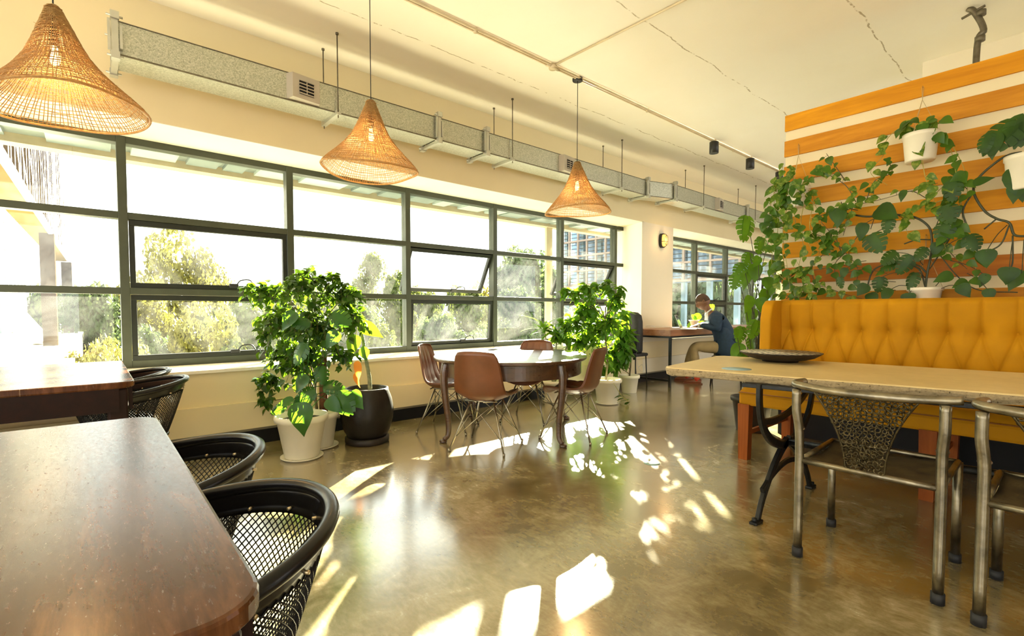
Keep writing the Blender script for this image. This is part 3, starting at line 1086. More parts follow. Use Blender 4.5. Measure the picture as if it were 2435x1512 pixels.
core = edgepts((0, 0), (3.6, 0), 60, 0) + edgepts((3.6, 0), (3.6, 1.10), 14, 0) + edgepts((3.6, 1.10), (0, 1.10), 60, 0) + edgepts((0, 1.10), (0, 0), 16, 0)
n = len(core)
lv = [(CZ - .052, .022, .010), (CZ - .046, .008, .007), (CZ - .030, .002, .004), (CZ - .018, .0, .002), (CZ - .006, .004, .001), (CZ, .012, .0)]
rings = []
cc = Vector((1.8, .55))
for z, d, j in lv:
    ring = []
    for (x, y) in core:
        # square inset with small chips
        xx = min(max(x, d), 3.6 - d); yy = min(max(y, d), 1.10 - d)
        cr = .03 + d
        # cut the corners
        for cx_, cy_ in ((0, 0), (0, 1.1), (3.6, 0), (3.6, 1.1)):
            q = abs(xx - cx_) + abs(yy - cy_)
            if q < cr * 1.6:
                s_ = (cr * 1.6 - q) / 2
                xx += s_ if cx_ == 0 else -s_; yy += s_ if cy_ == 0 else -s_
        ring.append((xx + rr.uniform(-j, j), yy + rr.uniform(-j, j), z + (rr.uniform(-j, j) * .5 if z < CZ - .03 else 0)))
    rings.append(ring)
k = MB(); k.rings(rings[:-1], False, False, False)
k.add(rings[0], [tuple(range(n - 1, -1, -1))])
k.build('slab_edge', M['concedge'], ct)
k = MB(); k.rings(rings[-2:], False, False, False)
k.add(rings[-1], [tuple(range(n))])
k.build('tabletop', M['conc'], ct)


def ribbon(k, path, ws, th):
    """flat cast bar following a path in the plane x = 0"""
    m = len(path); rings = []
    for i, p in enumerate(path):
        t = (path[min(i + 1, m - 1)] - path[max(i - 1, 0)]).normalized()
        s = Vector((0, t.z, -t.y)); h = ws[i] / 2; x = Vector((th / 2, 0, 0)); b = .75
        rings.append([p + s * h - x * b, p + s * h * b - x, p - s * h * b - x, p - s * h - x * b, p - s * h + x * b, p - s * h * b + x, p + s * h * b + x, p + s * h + x * b])
    k.rings(rings, False, True, False)


def trestle(parent, x, yc):
    """cast iron trestle lying in the plane x = const of the table"""
    tr = empty('trestle', (x, yc, 0), -ca); tr.parent = parent
    top = CZ - .05
    J = .40
    for s in (-1, 1):
        k = MB()
        p = smooth_path([(0, s * .42, top), (0, s * .415, top - .12), (0, s * .37, top - .24), (0, s * .26, top - .34), (0, s * .10, J - .01), (0, s * .02, J - .01)], 5)
        w = [.026 + .012 * i / len(p) for i in range(len(p))]
        ribbon(k, p, [q * 1.5 for q in w], .026)
        k.build('prong', M['iron'], tr)
        k = MB()
        p = smooth_path([(0, s * .01, J + .0), (0, s * .10, J - .05), (0, s * .20, J - .12), (0, s * .30, J - .22), (0, s * .37, .09), (0, s * .41, .012)], 5)
        ribbon(k, p, [.060 - .030 * min(1, i / len(p) * 1.2) for i in range(len(p))], .026)
        k.bbox(-.022, .022, s * .41 - .045 + s * .02, s * .41 + .045 + s * .02, 0, .016, .005)
        k.tube([(0, s * .45, .01), (0, s * .455, .035)], .014, 8)
        k.build('leg', M['iron'], tr)
    k = MB()
    p = smooth_path([(0, -.385, top - .22), (0, -.2, top - .235), (0, 0, top - .22), (0, .2, top - .17), (0, .36, top - .10)], 5); ribbon(k, p, [.038] * len(p), .022)
    p = smooth_path([(0, -.36, .17), (0, -.2, .235), (0, 0, .27), (0, .2, .24), (0, .35, .19)], 5); ribbon(k, p, [.032] * len(p), .020)
    k.build('cross_bar', M['iron'], tr)


yc = .385
for x in (.655, 2.9):
    trestle(ct, x, yc)
MB().tube([(.66, yc, .39), (2.9, yc, .39)], .022, 10).build('stretcher', M['iron'], ct)
MB().bbox(.50, 3.1, yc - .42, yc - .36, CZ - .075, CZ - .052, .003).build('rail', M['iron'], ct)
MB().bbox(.50, 3.1, yc + .36, yc + .42, CZ - .075, CZ - .052, .003).build('rail', M['iron'], ct)

for (px, py, z, r_, mt, lab) in ((1751, 877, CZ + .0004, .085, 'dotblue', 'pale blue round sticker on the concrete table top'), (1550, 1101, 0.0004, .062, 'dot', 'pale teal round sticker on the concrete floor')):
    c = at(px, py, 'z', z)
    tag(MB().lathe([(0, 0), (r_, 0), (r_, .0012), (0, .0012)], 32, (0, 0, 0)).build('floor_sticker' if z < .1 else 'table_sticker', M[mt], None, c), lab, 'sticker')

# platter
pc = at(1855, 849, 'z', CZ + .03)
PLR = .262
pl = empty('carved_platter', (pc.x, pc.y, CZ), .35, 'round dark platter with cream diamond pattern on the concrete table', 'platter')
MB().rings([[(r_ * math.cos(2 * PI * i / 56), r_ * math.sin(2 * PI * i / 56), z) for i in range(56)] for r_, z in [(.001, 0), (.115, .0), (.118, .012), (.16, .016), (.215, .032), (PLR, .062), (PLR + .002, .066), (PLR - .004, .0675)]], False, False).build('underside', M['platedark'], pl)
k = MB()
prof = [(PLR - .004, .0675), (.20, .058), (.13, .052), (.06, .050), (.001, .0495)]
k.rings([[(r_ * math.cos(2 * PI * i / 56), r_ * math.sin(2 * PI * i / 56), z) for i in range(56)] for r_, z in prof], False, True, True)
k.build('woven_face', M['plate'], pl)

# work desk by the pier
dk = empty('work_desk', (-4.49, 7.7, 0), 0, 'brown wooden work desk on a thin black steel frame by the far window', 'desk')
DZ = .905
MB().bbox(-.36, .36, -.88, 3.1, DZ - .10, DZ, .004).build('desktop', M['deskwood'], dk)
k = MB()
for y in (-.84, 3.05):
    k.box(-.345, .345, y - .015, y + .015, DZ - .13, DZ - .10)
for x in (-.33, .33):
    k.box(x - .015, x + .015, -.84, 3.05, DZ - .13, DZ - .10)
k.box(-.33, .33, -.85, -.83, .09, .12)
k.build('frame', M['iron'], dk)
for x in (-.33, .33):
    for y in (-.84, 3.05):
        MB().box(x - .018, x + .018, y - .018, y + .018, 0, DZ - .10).build('leg', M['iron'], dk)
# ---------------------------------------------------------------- barrel woven chairs (chair faces -y, back at +y)
def barrel_chair():
    t = empty('barrel_chair', (0, 0, 0))
    rx, ry = .285, .30

    def rim(a, s=1.0, dz=0.0):
        x = rx * s * math.sin(a); y = ry * s * math.cos(a)
        if y < 0: y *= .9
        z = .685 + .085 * (.5 + .5 * math.cos(a)) ** 1.2 + dz
        return Vector((x, y, z))
    N = 64
    A = [2 * PI * i / N for i in range(N)]
    MB().tube([rim(a) for a in A], .0165, 10, closed=True).build('rim', M['blackrattan'], t)

    def wall(a, v):
        """v 0 rim .. 1 seat"""
        s = 1.0 - .30 * v - .06 * v * v
        p = rim(a, s)
        p.z = p.z * (1 - v) + .43 * v
        return p
    k = MB()
    k.grid(lambda u, v: wall(2 * PI * u, v * .19), N, 3, True, .006)
    k.build('band', M['blackrattan'], t)
    for a in [2 * PI * i / 15 for i in range(15)]:
        p = wall(a, .15); d = Vector((math.sin(a), math.cos(a), 0))
        MB().tube([p - d * .014, p + d * .008], .0042, 7).build('rivet', M['rivet'], t)
    k = MB()
    nw = 92
    for sgn in (-1, 1):
        for i in range(nw):
            a0 = 2 * PI * i / nw
            k.tube([wall(a0 + sgn * (v * 1.0), .17 + .83 * v) for v in [j / 9 for j in range(10)]], .0017, 4)
    k.build('woven_wall', M['blackrattan'], t)
    # seat: lattice of cane strands inside a seat hoop
    hoop = [wall(a, 1.0) for a in A]
    k = MB().tube(hoop, .011, 8, closed=True)
    k.build('seat_frame', M['blackrattan'], t)
    k = MB()
    sx, sy = rx * .64, ry * .64
    ca_, sa_ = math.cos(.5), math.sin(.5)
    step = .0128
    n = int(.2 / step)
    for i in range(-n, n + 1):
        o = i * step
        for (dx, dy, nx, ny) in ((ca_, sa_, -sa_, ca_), (-sa_, ca_, ca_, sa_)):
            # intersect line with ellipse
            a_ = (dx / sx) ** 2 + (dy / sy) ** 2
            b_ = 2 * (nx * o * dx / sx ** 2 + ny * o * dy / sy ** 2)
            c_ = (nx * o / sx) ** 2 + (ny * o / sy) ** 2 - 1
            D = b_ * b_ - 4 * a_ * c_
            if D <= 0: continue
            t0, t1 = (-b_ - math.sqrt(D)) / (2 * a_), (-b_ + math.sqrt(D)) / (2 * a_)
            k.bar((nx * o + dx * t0, ny * o + dy * t0, .432), (nx * o + dx * t1, ny * o + dy * t1, .432), .0034, .003)
    k.build('seat', M['blackrattan'], t)
    for sx_, sy_ in ((-1, -1), (1, -1), (1, 1), (-1, 1)):
        MB().tube([(sx_ * .13, sy_ * .13, .425), (sx_ * .20, sy_ * .19, 0)], [.013, .010], 8).build('leg', M['blackrattan'], t)
    return t


bc = barrel_chair()
spots = [(-1.145, .105, 0, 'nearest black woven barrel chair at the foreground table with sunlit mesh seat'),
         (-1.745, .105, 0, 'black woven barrel chair second from the viewer at the foreground table'),
         (-3.765, .160, 0, 'black woven barrel chair at the second wooden table, nearer of the two there'),
         (-4.37, .13, 0, 'black woven barrel chair closest to the window, farther one at the second table')]
for i, (x, y, a, lab) in enumerate(spots):
    o = bc if i == 0 else copy_tree(bc)
    o.location = (x, y, 0); o.rotation_euler = (0, 0, a)
    tag(o, lab, 'chair', 'black woven barrel chairs')


# ---------------------------------------------------------------- leather shell chairs (face +y)
def shell_chair():
    t = empty('leather_chair', (0, 0, 0))
    prof = smooth_path([(0, .235, .415), (0, .215, .450), (0, .12, .452), (0, .0, .438), (0, -.11, .436), (0, -.185, .475), (0, -.215, .56), (0, -.245, .70), (0, -.285, .86)], 5)
    m = len(prof) - 1

    def fn(u, v, pad=0.0):
        x = (u - .5) * 2
        f = v * m
        i = min(int(f), m - 1)
        p = prof[i].lerp(prof[i + 1], f - i)
        s = v
        # half width along the profile
        hw = .205 + .035 * math.sin(min(1, s / .55) * PI / 2) - (max(0, s - .55) / .45) ** 1.4 * .055
        # rounded corners at both ends
        e = min(1, (1 - s) / .10); hw *= .86 + .14 * math.sqrt(max(0, 1 - (1 - e) ** 2))
        e = min(1, s / .08); hw *= .90 + .10 * math.sqrt(max(0, 1 - (1 - e) ** 2))
        curl = abs(x) ** 2.6
        seat = 1 - min(1, max(0, (s - .30) / .25))
        back = 1 - seat
        bump_ = 0.0
        y = p.y + curl * (.035 * back) + bump_ * back
        z = p.z + curl * (.045 * seat + .02 * back * (1 - s)) + bump_ * seat
        # side wings where back meets seat
        wing = math.exp(-((s - .50) / .13) ** 2)
        y += curl * wing * .09; z += curl * wing * .045
        top = max(0, s - .9) / .1
        z -= curl * top * .012
        if pad:
            q = abs(math.sin((x + 1) * PI * 2.5)) ** .5 * min(1, (1 - s) * 14) * min(1, (1 - abs(x)) * 9)
            y += back * pad * (.25 + q); z += seat * pad * (.25 + q)
        return (x * hw, y, z)
    MB().grid(fn, 40, 44, True, .012, flip=True).build('seat_shell', M['leather'], t)
    MB().grid(lambda u, v: fn(.035 + .93 * u, .05 + .93 * v, .011), 70, 44, True).build('quilted_pad', M['leather'], t)
    MB().tube([fn(u, v) for u, v in [(i / 20, 1) for i in range(21)] + [(1, 1 - i / 30) for i in range(1, 31)] + [(1 - i / 16, 0) for i in range(1, 17)] + [(0, i / 30) for i in range(1, 30)]], .0065, 6, closed=True).build('piping', M['leather'], t)
    k = MB()
    top = .425
    a, b = .105, .25
    for sx, sy in ((-1, -1), (1, -1), (1, 1), (-1, 1)):
        for q in (.02,):
            leg = MB()
            leg.tube([(sx * a, sy * a, top), (sx * b, sy * b, .006)], .0085, 8)
            leg.tube([(sx * (b - .002), sy * (b - .002), .0), (sx * b, sy * b, .03)], .011, 8)
            leg.build('leg', M['chairmetal'], t)
    for s in (-1, 1):
        k.tube([(s * .03, -.16, top), (s * a, -a, top), (s * a, a, top), (s * .03, .16, top)], .007, 6)
        k.tube([(-.15, s * .14, top + .004), (.15, s * .14, top + .004)], .007, 6)
        # crossing wires
        for ax in (0, 1):
            f1 = lambda u, w: (u, s * w) if ax == 0 else (s * w, u)
            hi, lo = .115, .215
            for q in (-1, 1):
                x0, y0 = f1(q * a * 1.02, a * 1.02); x1, y1 = f1(-q * lo * .98, lo * .98)
                k.tube([(x0, y0, top - .02), (x1, y1, .12)], .0042, 6)
    k.build('wire_frame', M['chairmetal'], t)
    return t


lc = shell_chair()
for i, (x, y, tx, ty, lab) in enumerate((
        (-3.385, 2.63, -3.72, 3.20, 'tan leather shell chair with its back to the viewer, in front of the round table'),
        (-4.16, 2.74, -3.72, 3.10, 'tan leather shell chair at the left side of the round table, orange in the sun'),
        (-3.13, 3.49, -3.75, 3.25, 'tan leather shell chair at the right side of the round table, seen sideways'),
        (-3.94, 3.66, -3.70, 3.20, 'tan leather shell chair behind the round table, facing the viewer'))):
    o = lc if i == 0 else copy_tree(lc)
    o.location = (x, y, 0)
    o.rotation_euler = (0, 0, math.atan2(ty - y, tx - x) - PI / 2)
    tag(o, lab, 'chair', 'tan leather shell chairs at the round table')


# ---------------------------------------------------------------- welded metal chairs (face +y)
def metal_chair():
    t = empty('metal_chair', (0, 0, 0))
    hw = .262
    for s in (-1, 1):
        k = MB().tube(smooth_path([(s * hw, 0, .03), (s * hw, 0, .44), (s * hw, -.012, .62), (s * (hw + .008), -.03, .72), (s * (hw + .008), -.035, .825)], 4), .0195, 12)
        k.tube([(s * hw, -.004, .628), (s * hw, -.006, .634)], .022, 12)
        l = k.build('leg', M['steel'], t)
        MB().lathe([(0, 0), (.024, 0), (.024, .045), (.0, .045)], 14, (s * hw, 0, 0)).build('rubber_foot', M['rubber'], l)
        l = MB().tube([(s * (hw - .004), .505, .03), (s * (hw - .004), .49, .485)], .0185, 12).build('leg', M['steel'], t)
        MB().lathe([(0, 0), (.024, 0), (.024, .04), (0, .04)], 14, (s * (hw - .004), .505, 0)).build('rubber_foot', M['rubber'], l)
    k = MB().tube(smooth_path([(-hw - .01, .075, .850), (-hw - .022, .035, .849), (-hw - .012, -.022, .845), (-.15, -.062, .838), (0, -.075, .836), (.15, -.062, .838), (hw, -.030, .842), (hw + .055, -.012, .846)], 5), .0185, 12)
    k.build('top_rail', M['steel'], t)
    k = MB()
    k.tube([(-hw, 0, .475), (hw, 0, .475)], .0135, 10)
    k.tube([(-hw, .49, .485), (hw, .49, .485)], .0135, 10)
    for s in (-1, 1):
        k.tube([(s * (hw - .004), .0, .475), (s * (hw - .004), .49, .485)], .0135, 10)
    k.build('seat_rail', M['steel'], t)
    k = MB()
    k.grid(lambda u, v: ((u - .5) * 2 * (hw - .015), .01 + v * .475, .478 + .012 * (1 - math.cos((v - .5) * 3)) - .035 * math.cos((u - .5) * PI) * .6 - .015 * math.sin(v * PI)), 14, 12, True, .007)
    k.build('seat', M['hide'], t)
    # splat: curved side rods and welded washers between them

    def half(z):
        q = (z - .48) / .345
        return .072 + .012 * q + .105 * q ** 2

    def yat(z):
        return -.002 - .055 * ((z - .48) / .345) ** 1.4
    k = MB()
    for s in (-1, 1):
        k.tube(smooth_path([(s * half(z), yat(z), z) for z in (.48, .55, .62, .69, .76, .83)], 4), .0048, 6)
    k.build('splat_rod', M['scrap'], t)
    k = MB()
    rr = random.Random(5)
    z = .492
    row = 0
    while z < .822:
        w = half(z) - .008
        x = -w + (row % 2) * .008
        while x <= w + .002:
            ro = rr.uniform(.0105, .0145); ri = ro * rr.uniform(.45, .6)
            tilt = Matrix.Translation((x + rr.uniform(-.002, .002), yat(z) + rr.uniform(-.004, .004), z + rr.uniform(-.003, .003))) @ Matrix.Rotation(rr.uniform(-.5, .5), 4, 'Z') @ Matrix.Rotation(PI / 2 + rr.uniform(-.5, .5), 4, 'X')
            prof = [(ri, -.002), (ro, -.002), (ro, .002), (ri, .002)]
            n = 12
            rings = [[(r_ * math.cos(2 * PI * q / n), r_ * math.sin(2 * PI * q / n), zz) for q in range(n)] for r_, zz in prof]
            k.rings(rings, True, False, True, tilt)
            x += .0215
        z += .0172; row += 1
    for zz in (.50, .53, .56, .60):
        for q in range(3):
            k.tube([(rr.uniform(-.04, .04), yat(zz), zz), (rr.uniform(-.04, .04), yat(zz) - .002, zz + .04)], .004, 5)
    k.build('washer_splat', M['scrap'], t)
    return t


mc = metal_chair()
mc.location = (-.607, 2.605, 0); mc.rotation_euler = (0, 0, R(.6))
tag(mc, 'welded steel tube chair with ring splat, seen whole at the concrete table', 'chair', 'welded steel chairs at the concrete table')
m2 = copy_tree(mc)
m2.location = (.045, 2.545, 0); m2.rotation_euler = (0, 0, R(-.5))
tag(m2, 'welded steel tube chair cut by the right edge of the photo', 'chair', 'welded steel chairs at the concrete table')
# ---------------------------------------------------------------- mustard sofa
SX0, SX1 = -1.79, 1.45
sf = empty('tufted_sofa', (0, 4.4, 0), 0, 'long high backed mustard velvet sofa with deep buttoned back', 'sofa')
YB = 4.62 - 4.4      # front of the back cushion, local y
BX = [-1.645 + .173 * i for i in range(18)]
ZR, ZL = 1.045, .76


def seg_d(px, pz, ax, az, bx, bz):
    dx, dz = bx - ax, bz - az
    q = max(0, min(1, ((px - ax) * dx + (pz - az) * dz) / (dx * dx + dz * dz)))
    return math.hypot(px - ax - q * dx, pz - az - q * dz)


def backfn(u, v):
    x = SX0 + .075 + (SX1 - SX0 - .15) * u
    z = .50 + .80 * v
    dep = .0
    dm = 9; db = 9
    i0 = int((x - BX[0]) / .173)
    for i in range(i0 - 1, i0 + 3):
        bx = BX[0] + .173 * i
        dm = min(dm, seg_d(x, z, bx, ZR, bx, 1.31), seg_d(x, z, bx, ZR, bx + .0865, ZL), seg_d(x, z, bx, ZR, bx - .0865, ZL), seg_d(x, z, bx + .0865, ZL, bx + .0865, .5))
        db = min(db, math.hypot(x - bx, z - ZR), math.hypot(x - bx - .0865, z - ZL))
    dep = .052 * (1 - math.exp(-(db / .05) ** 1.2)) + .020 * (1 - math.exp(-(dm / .013)))
    dep *= 1 - max(0, (v - .93) / .07) ** 2 * .75
    y = YB + .03 - dep
    if v > .96: z -= ((v - .96) / .04) ** 2 * .008
    return (x, y, z)


MB().grid(backfn, 560, 130, True).build('back_cushion', M['velvet'], sf)
k = MB()
k.bbox(SX0 + .02, SX1 - .02, YB + .025, .545, .44, 1.295, .022)
k.build('back_frame', M['velvet'], sf)
for x in BX:
    pass
k = MB()
for i, bx in enumerate(BX):
    b = MB().lathe([(0, -.006), (.009, -.004), (.011, 0), (.009, .004), (0, .006)], 12, M=Matrix.Translation((bx, YB + .024, ZR)) @ Matrix.Rotation(PI / 2, 4, 'X'))
    b.build('button', M['velvet'], sf)
for s, x0, x1 in ((0, SX0, SX0 + .09), (1, SX1 - .09, SX1)):
    w = MB()
    # wing: side panel, front edge rounded
    pts = [(-.06, .50), (-.045, 1.14), (-.01, 1.25), (.05, 1.29), (.54, 1.30), (.54, .44), (-.06, .44)]
    ring0 = [(x0, y, z) for y, z in pts]; ring1 = [(x1, y, z) for y, z in pts]
    bm = bmesh.new()
    vs = [bm.verts.new(p) for p in ring0 + ring1]
    n = len(pts)
    bm.faces.new([vs[i] for i in range(n)]); bm.faces.new([vs[n + i] for i in range(n - 1, -1, -1)])
    for i in range(n):
        bm.faces.new([vs[i], vs[n + i], vs[n + (i + 1) % n], vs[(i + 1) % n]])
    bmesh.ops.recalc_face_normals(bm, faces=bm.faces[:])
    bmesh.ops.bevel(bm, geom=bm.edges[:], offset=.018, segments=4, affect='EDGES', profile=.5)
    bm.verts.index_update()
    w.add([v.co[:] for v in bm.verts], [[v.index for v in f.verts] for f in bm.faces], True)
    bm.free()
    w.build('wing', M['velvet'], sf)
k = MB()
k.bbox(SX0 + .0, SX1, -.42, YB + .05, .44, .545, .02)
k.build('seat_base', M['velvet'], sf)
k = MB()


def cush(u, v):
    x = SX0 + .0 + (SX1 - SX0) * u
    y = -.425 + (YB + .46) * v
    e = min(1, min(u, 1 - u) * 30, min(v, 1 - v) * 12)
    z = .535 + .065 * math.sqrt(max(0, 1 - (1 - e) ** 2)) + .008 * math.sin(v * PI)
    return (x, y, z)


k.grid(cush, 90, 30, True)
k.build('seat_cushion', M['velvet'], sf)
MB().tube([(SX0 + .01, -.424, .545), (SX1, -.424, .545)], .005, 6).build('piping', simple('brown_piping', (.25, .09, .01), .7), sf)
for x in (-1.745, -.60, .55, 1.38):
    for y, dz in ((-.39, 0), (.50, .04)):
        MB().add([(x - .036, y - .036, 0), (x + .036, y - .036, 0), (x + .036, y + .036, 0), (x - .036, y + .036, 0),
                  (x - .045, y - .04, .45), (x + .045, y - .04, .45), (x + .045, y + .04, .45), (x - .045, y + .04, .45)],
                 [(3, 2, 1, 0), (4, 5, 6, 7), (0, 1, 5, 4), (1, 2, 6, 5), (2, 3, 7, 6), (3, 0, 4, 7)]).build('leg', M['sofaleg'], sf)
for x in (-1.745, -.60, .55, 1.38):
    MB().box(x - .012, x + .012, -.36, .47, .19, .225).build('stretcher', M['sofaleg'], sf)

# ---------------------------------------------------------------- slatted partition
pt = empty('slatted_partition', (0, 5.1, 0), 0, 'freestanding cream partition faced with horizontal orange timber planks', 'partition')
PX0, PX1 = -1.90, 2.2
MB().box(PX0 + .004, PX1, .022, .09, 0, 3.064).build('backing_board', M['cream'], pt)
zt = 3.066
i = 0
while zt > .28:
    z0 = max(.245, zt - .148)
    xs = [PX0, PX1]
    o = MB().bbox(PX0, PX1, 0, .022, z0, zt, .0015).build('plank', PLANKS[(i * 2 + (i > 2) + (i > 4)) % 3 if i not in (0, 1) else (0, 1)[i]], pt)
    zt -= .242; i += 1
MB().box(PX0, PX1, -.008, .022, 0, .245).build('skirting', M['plinth'], pt)
# ---------------------------------------------------------------- woven pendant lamps
def pendant():
    t = empty('pendant_lamp', (0, 0, 0))
    prof = [(0, .022), (.012, .032), (.042, .042), (.11, .070), (.185, .100), (.26, .135), (.335, .186), (.39, .233), (.45, .290), (.50, .335), (.525, .345)]

    def rad(q):
        for (a, ra), (b, rb) in zip(prof, prof[1:]):
            if q <= b: return ra + (rb - ra) * (q - a) / (b - a)
        return prof[-1][1]
    wob = lambda a, q: 1 + .03 * math.sin(3 * a + 5 * q) + .018 * math.sin(5 * a - 9 * q)
    rr = random.Random(8)
    s = empty('shade', (0, 0, 0)); s.parent = t

    def P(a, q, e=0.0):
        r_ = rad(q) * wob(a, q) + e
        return Vector((r_ * math.cos(a), r_ * math.sin(a), -q + .012 * math.sin(2 * a + 1) * q * 2))
    k = MB()
    for i in range(120):
        a0 = 2 * PI * i / 120; j = rr.uniform(-.03, .03); w = rr.uniform(0, 6)
        k.tube([P(a0 + j * (1 - q / .6) + .010 * math.sin(w + q * 30), q, .001 * math.sin(w + q * 60)) for q in [.525 * n / 20 for n in range(21)]], .0023, 3)
    q = .01; i = 0
    while q < .52:
        ph = rr.uniform(0, 6); amp = rr.uniform(.002, .006)
        k.tube([P(a, min(.525, max(0, q + amp * math.sin(3 * a + ph) + .002 * math.sin(11 * a + ph))), .002) for a in [2 * PI * n / 56 for n in range(56)]], .0023 if i % 5 else .0032, 3, closed=True)
        q += .0105 if q < .36 else .0145
        i += 1
    for i in range(16):     # loose ends
        a = rr.uniform(0, 6.28); q = rr.uniform(.0, .5); p = P(a, q)
        d = Vector((math.cos(a), math.sin(a), rr.uniform(-.6, .8))) * rr.uniform(.008, .028)
        k.tube([p, p + d], .0010, 3)
    sh = k.build('woven_shade', M['rattan'], t)
    bpy.data.objects.remove(s)
    MB().tube([P(a, .523, .001) for a in [2 * PI * n / 64 for n in range(64)]], .0065, 6, closed=True).build('rim_hoop', M['rattan'], t)
    MB().tube([(0, 0, -.02), (0, 0, .86)], .0035, 6).build('cord', M['black'], t)
    MB().lathe([(0, .832), (.052, .832), (.055, .838), (.055, .858), (.05, .862), (0, .862)], 28).build('canopy', M['black'], t)
    MB().lathe([(0, -.205), (.019, -.205), (.021, -.195), (.021, -.13), (.012, -.10), (.008, -.02), (0, -.02)], 16).build('socket', M['black'], t)
    MB().lathe([(.001, -.301), (.013, -.298), (.021, -.280), (.022, -.262), (.017, -.238), (.014, -.205), (.001, -.205)], 18).build('bulb', M['bulb'], t)
    return t


pd = pendant()
for i, (x, y, tx, ty, rz, lab) in enumerate(((-3.5, -.105, 4, -3, 0, 'woven rattan pendant lamp nearest the viewer, cut by the top left corner'),
                                         (-3.5, 1.63, 1.0, 1.5, 1.0, 'middle woven rattan pendant lamp, in front of the third window bay'),
                                         (-3.5, 3.93, -1.5, -1, 2.2, 'farthest woven rattan pendant lamp above the round table'))):
    o = pd if i == 0 else copy_tree(pd)
    o.location = (x, y, 2.77); o.rotation_euler = (R(0), R(0), rz)
    tag(o, lab, 'lamp', 'woven rattan pendant lamps')
    for c in [c for c in COL.objects if c.parent == o and c.name.startswith(('woven_shade', 'rim_hoop'))]:
        c.rotation_euler = (R(tx), R(ty), 0)
    ld = bpy.data.lights.new('pendant_light', 'POINT'); lo = bpy.data.objects.new('pendant_light', ld); COL.objects.link(lo)
    ld.energy = 12; ld.color = (1, .62, .25); ld.shadow_soft_size = .04
    lo.location = (x, y, 2.77 - .345)

for i, y in enumerate((6.80, 7.97, 9.12)):
    ld = bpy.data.lights.new('spot_light', 'SPOT'); lo = bpy.data.objects.new('spot_light', ld); COL.objects.link(lo)
    ld.energy = 25; ld.color = (1, .85, .6); ld.spot_size = R(80); ld.spot_blend = .6; ld.shadow_soft_size = .04
    lo.location = (-3.47, y, CEIL - .20)
ld = bpy.data.lights.new('wall_lamp_light', 'POINT'); lo = bpy.data.objects.new('wall_lamp_light', ld); COL.objects.link(lo)
ld.energy = 3; ld.color = (1, .6, .25); ld.shadow_soft_size = .05; lo.location = (WX + .16, 7.63, 2.43)
# ---------------------------------------------------------------- leaves
SH_FICUS = [(0, .03), (.15, .24), (.4, .36), (.65, .27), (.85, .10), (1, .0)]
SH_LANCE = [(0, .03), (.25, .15), (.5, .20), (.78, .12), (1, .0)]
SH_HEART = [(-.15, .15), (-.08, .33), (.05, .43), (.22, .46), (.42, .40), (.62, .28), (.82, .12), (1, .0)]
SH_STRAP = [(0, .03), (.2, .055), (.5, .06), (.8, .04), (1, .0)]


def leaf(k, p, d, nrm, L, shape, droop=.3, fold=.25, wf=1.0):
    d = Vector(d).normalized()
    n = Vector(nrm)
    s = d.cross(n)
    s = s.normalized() if s.length > 1e-5 else d.orthogonal().normalized()
    n = s.cross(d).normalized()
    vs = []; fs = []
    for i, (t, w) in enumerate(shape):
        c = Vector(p) + d * (t * L) - n * (droop * L * max(0, t) ** 2 * .5)
        w = w * L * wf
        up = n * fold * w
        vs += [c + s * w + up, c, c - s * w + up]
        if i:
            a = (i - 1) * 3
            fs += [(a, a + 1, a + 4, a + 3), (a + 1, a + 2, a + 5, a + 4)]
    return k.add(vs, fs, True)


def monstera(k, p, d, nrm, L, droop=.4, wf=1.0, slots=5):
    """heart shaped leaf cut into fingers at both sides"""
    d = Vector(d).normalized(); n = Vector(nrm)
    s = d.cross(n)
    s = s.normalized() if s.length > 1e-5 else d.orthogonal().normalized()
    n = s.cross(d).normalized()
    P = Vector(p)

    def pt(t, w):
        return P + d * (t * L) - n * (droop * L * max(0, t) ** 2 * .5 + .35 * L * w * w) + s * (w * L * wf)
    hw = lambda t: .50 * math.sin(min(1, max(0, (t + .16) / 1.16)) ** .72 * PI) ** .8
    cw = lambda t: .42 * hw(t) + .01
    vs = []; fs = []
    N = 8
    for i in range(N + 1):
        t = -.06 + 1.04 * i / N
        vs += [pt(t, cw(t)), pt(t, 0), pt(t, -cw(t))]
        if i:
            a = (i - 1) * 3
            fs += [(a, a + 1, a + 4, a + 3), (a + 1, a + 2, a + 5, a + 4)]
    for sd in (1, -1):
        for j in range(slots):
            t0 = -.10 + 1.0 * j / slots; t1 = t0 + 1.0 / slots * .80
            o = len(vs)
            sk = .10
            if t1 > .93: t1 = .93
            vs += [pt(t0 + .01, sd * cw(t0) * .8), pt(t1 + .03, sd * cw(t1) * .8),
                   pt(t1 + sk * .6, sd * (cw(t1) + hw(t1)) * .55), pt(t0 + sk * .4, sd * (cw(t0) + hw(t0)) * .55),
                   pt(t1 + sk * .8, sd * hw(t1 + .03) * .97), pt((t0 + t1) / 2 + sk * .9, sd * hw((t0 + t1) / 2 + sk * .5)), pt(t0 + sk * .8, sd * hw(t0 + .05) * .95)]
            fs += [(o, o + 1, o + 2, o + 3), (o + 3, o + 2, o + 4, o + 5), (o + 3, o + 5, o + 6)]
    return k.add(vs, fs, True)


def pot_lathe(k, r0, r1, h, rim=.03, n=36, th=.008):
    return k.lathe([(0, 0), (r0, 0), (r0 + .004, .006), (r1 - .010, h - rim - .004), (r1 + .008, h - rim), (r1 + .012, h - rim * .5), (r1 + .008, h), (r1 - th, h), (r1 - th - .012, h - rim), (r1 - .03, h - .05), (0, h - .055)], n)


RV = Vector((math.cos(YAW), math.sin(YAW), 0))        # sideways direction of growth frame
FV = Vector((-math.sin(YAW), math.cos(YAW), 0))


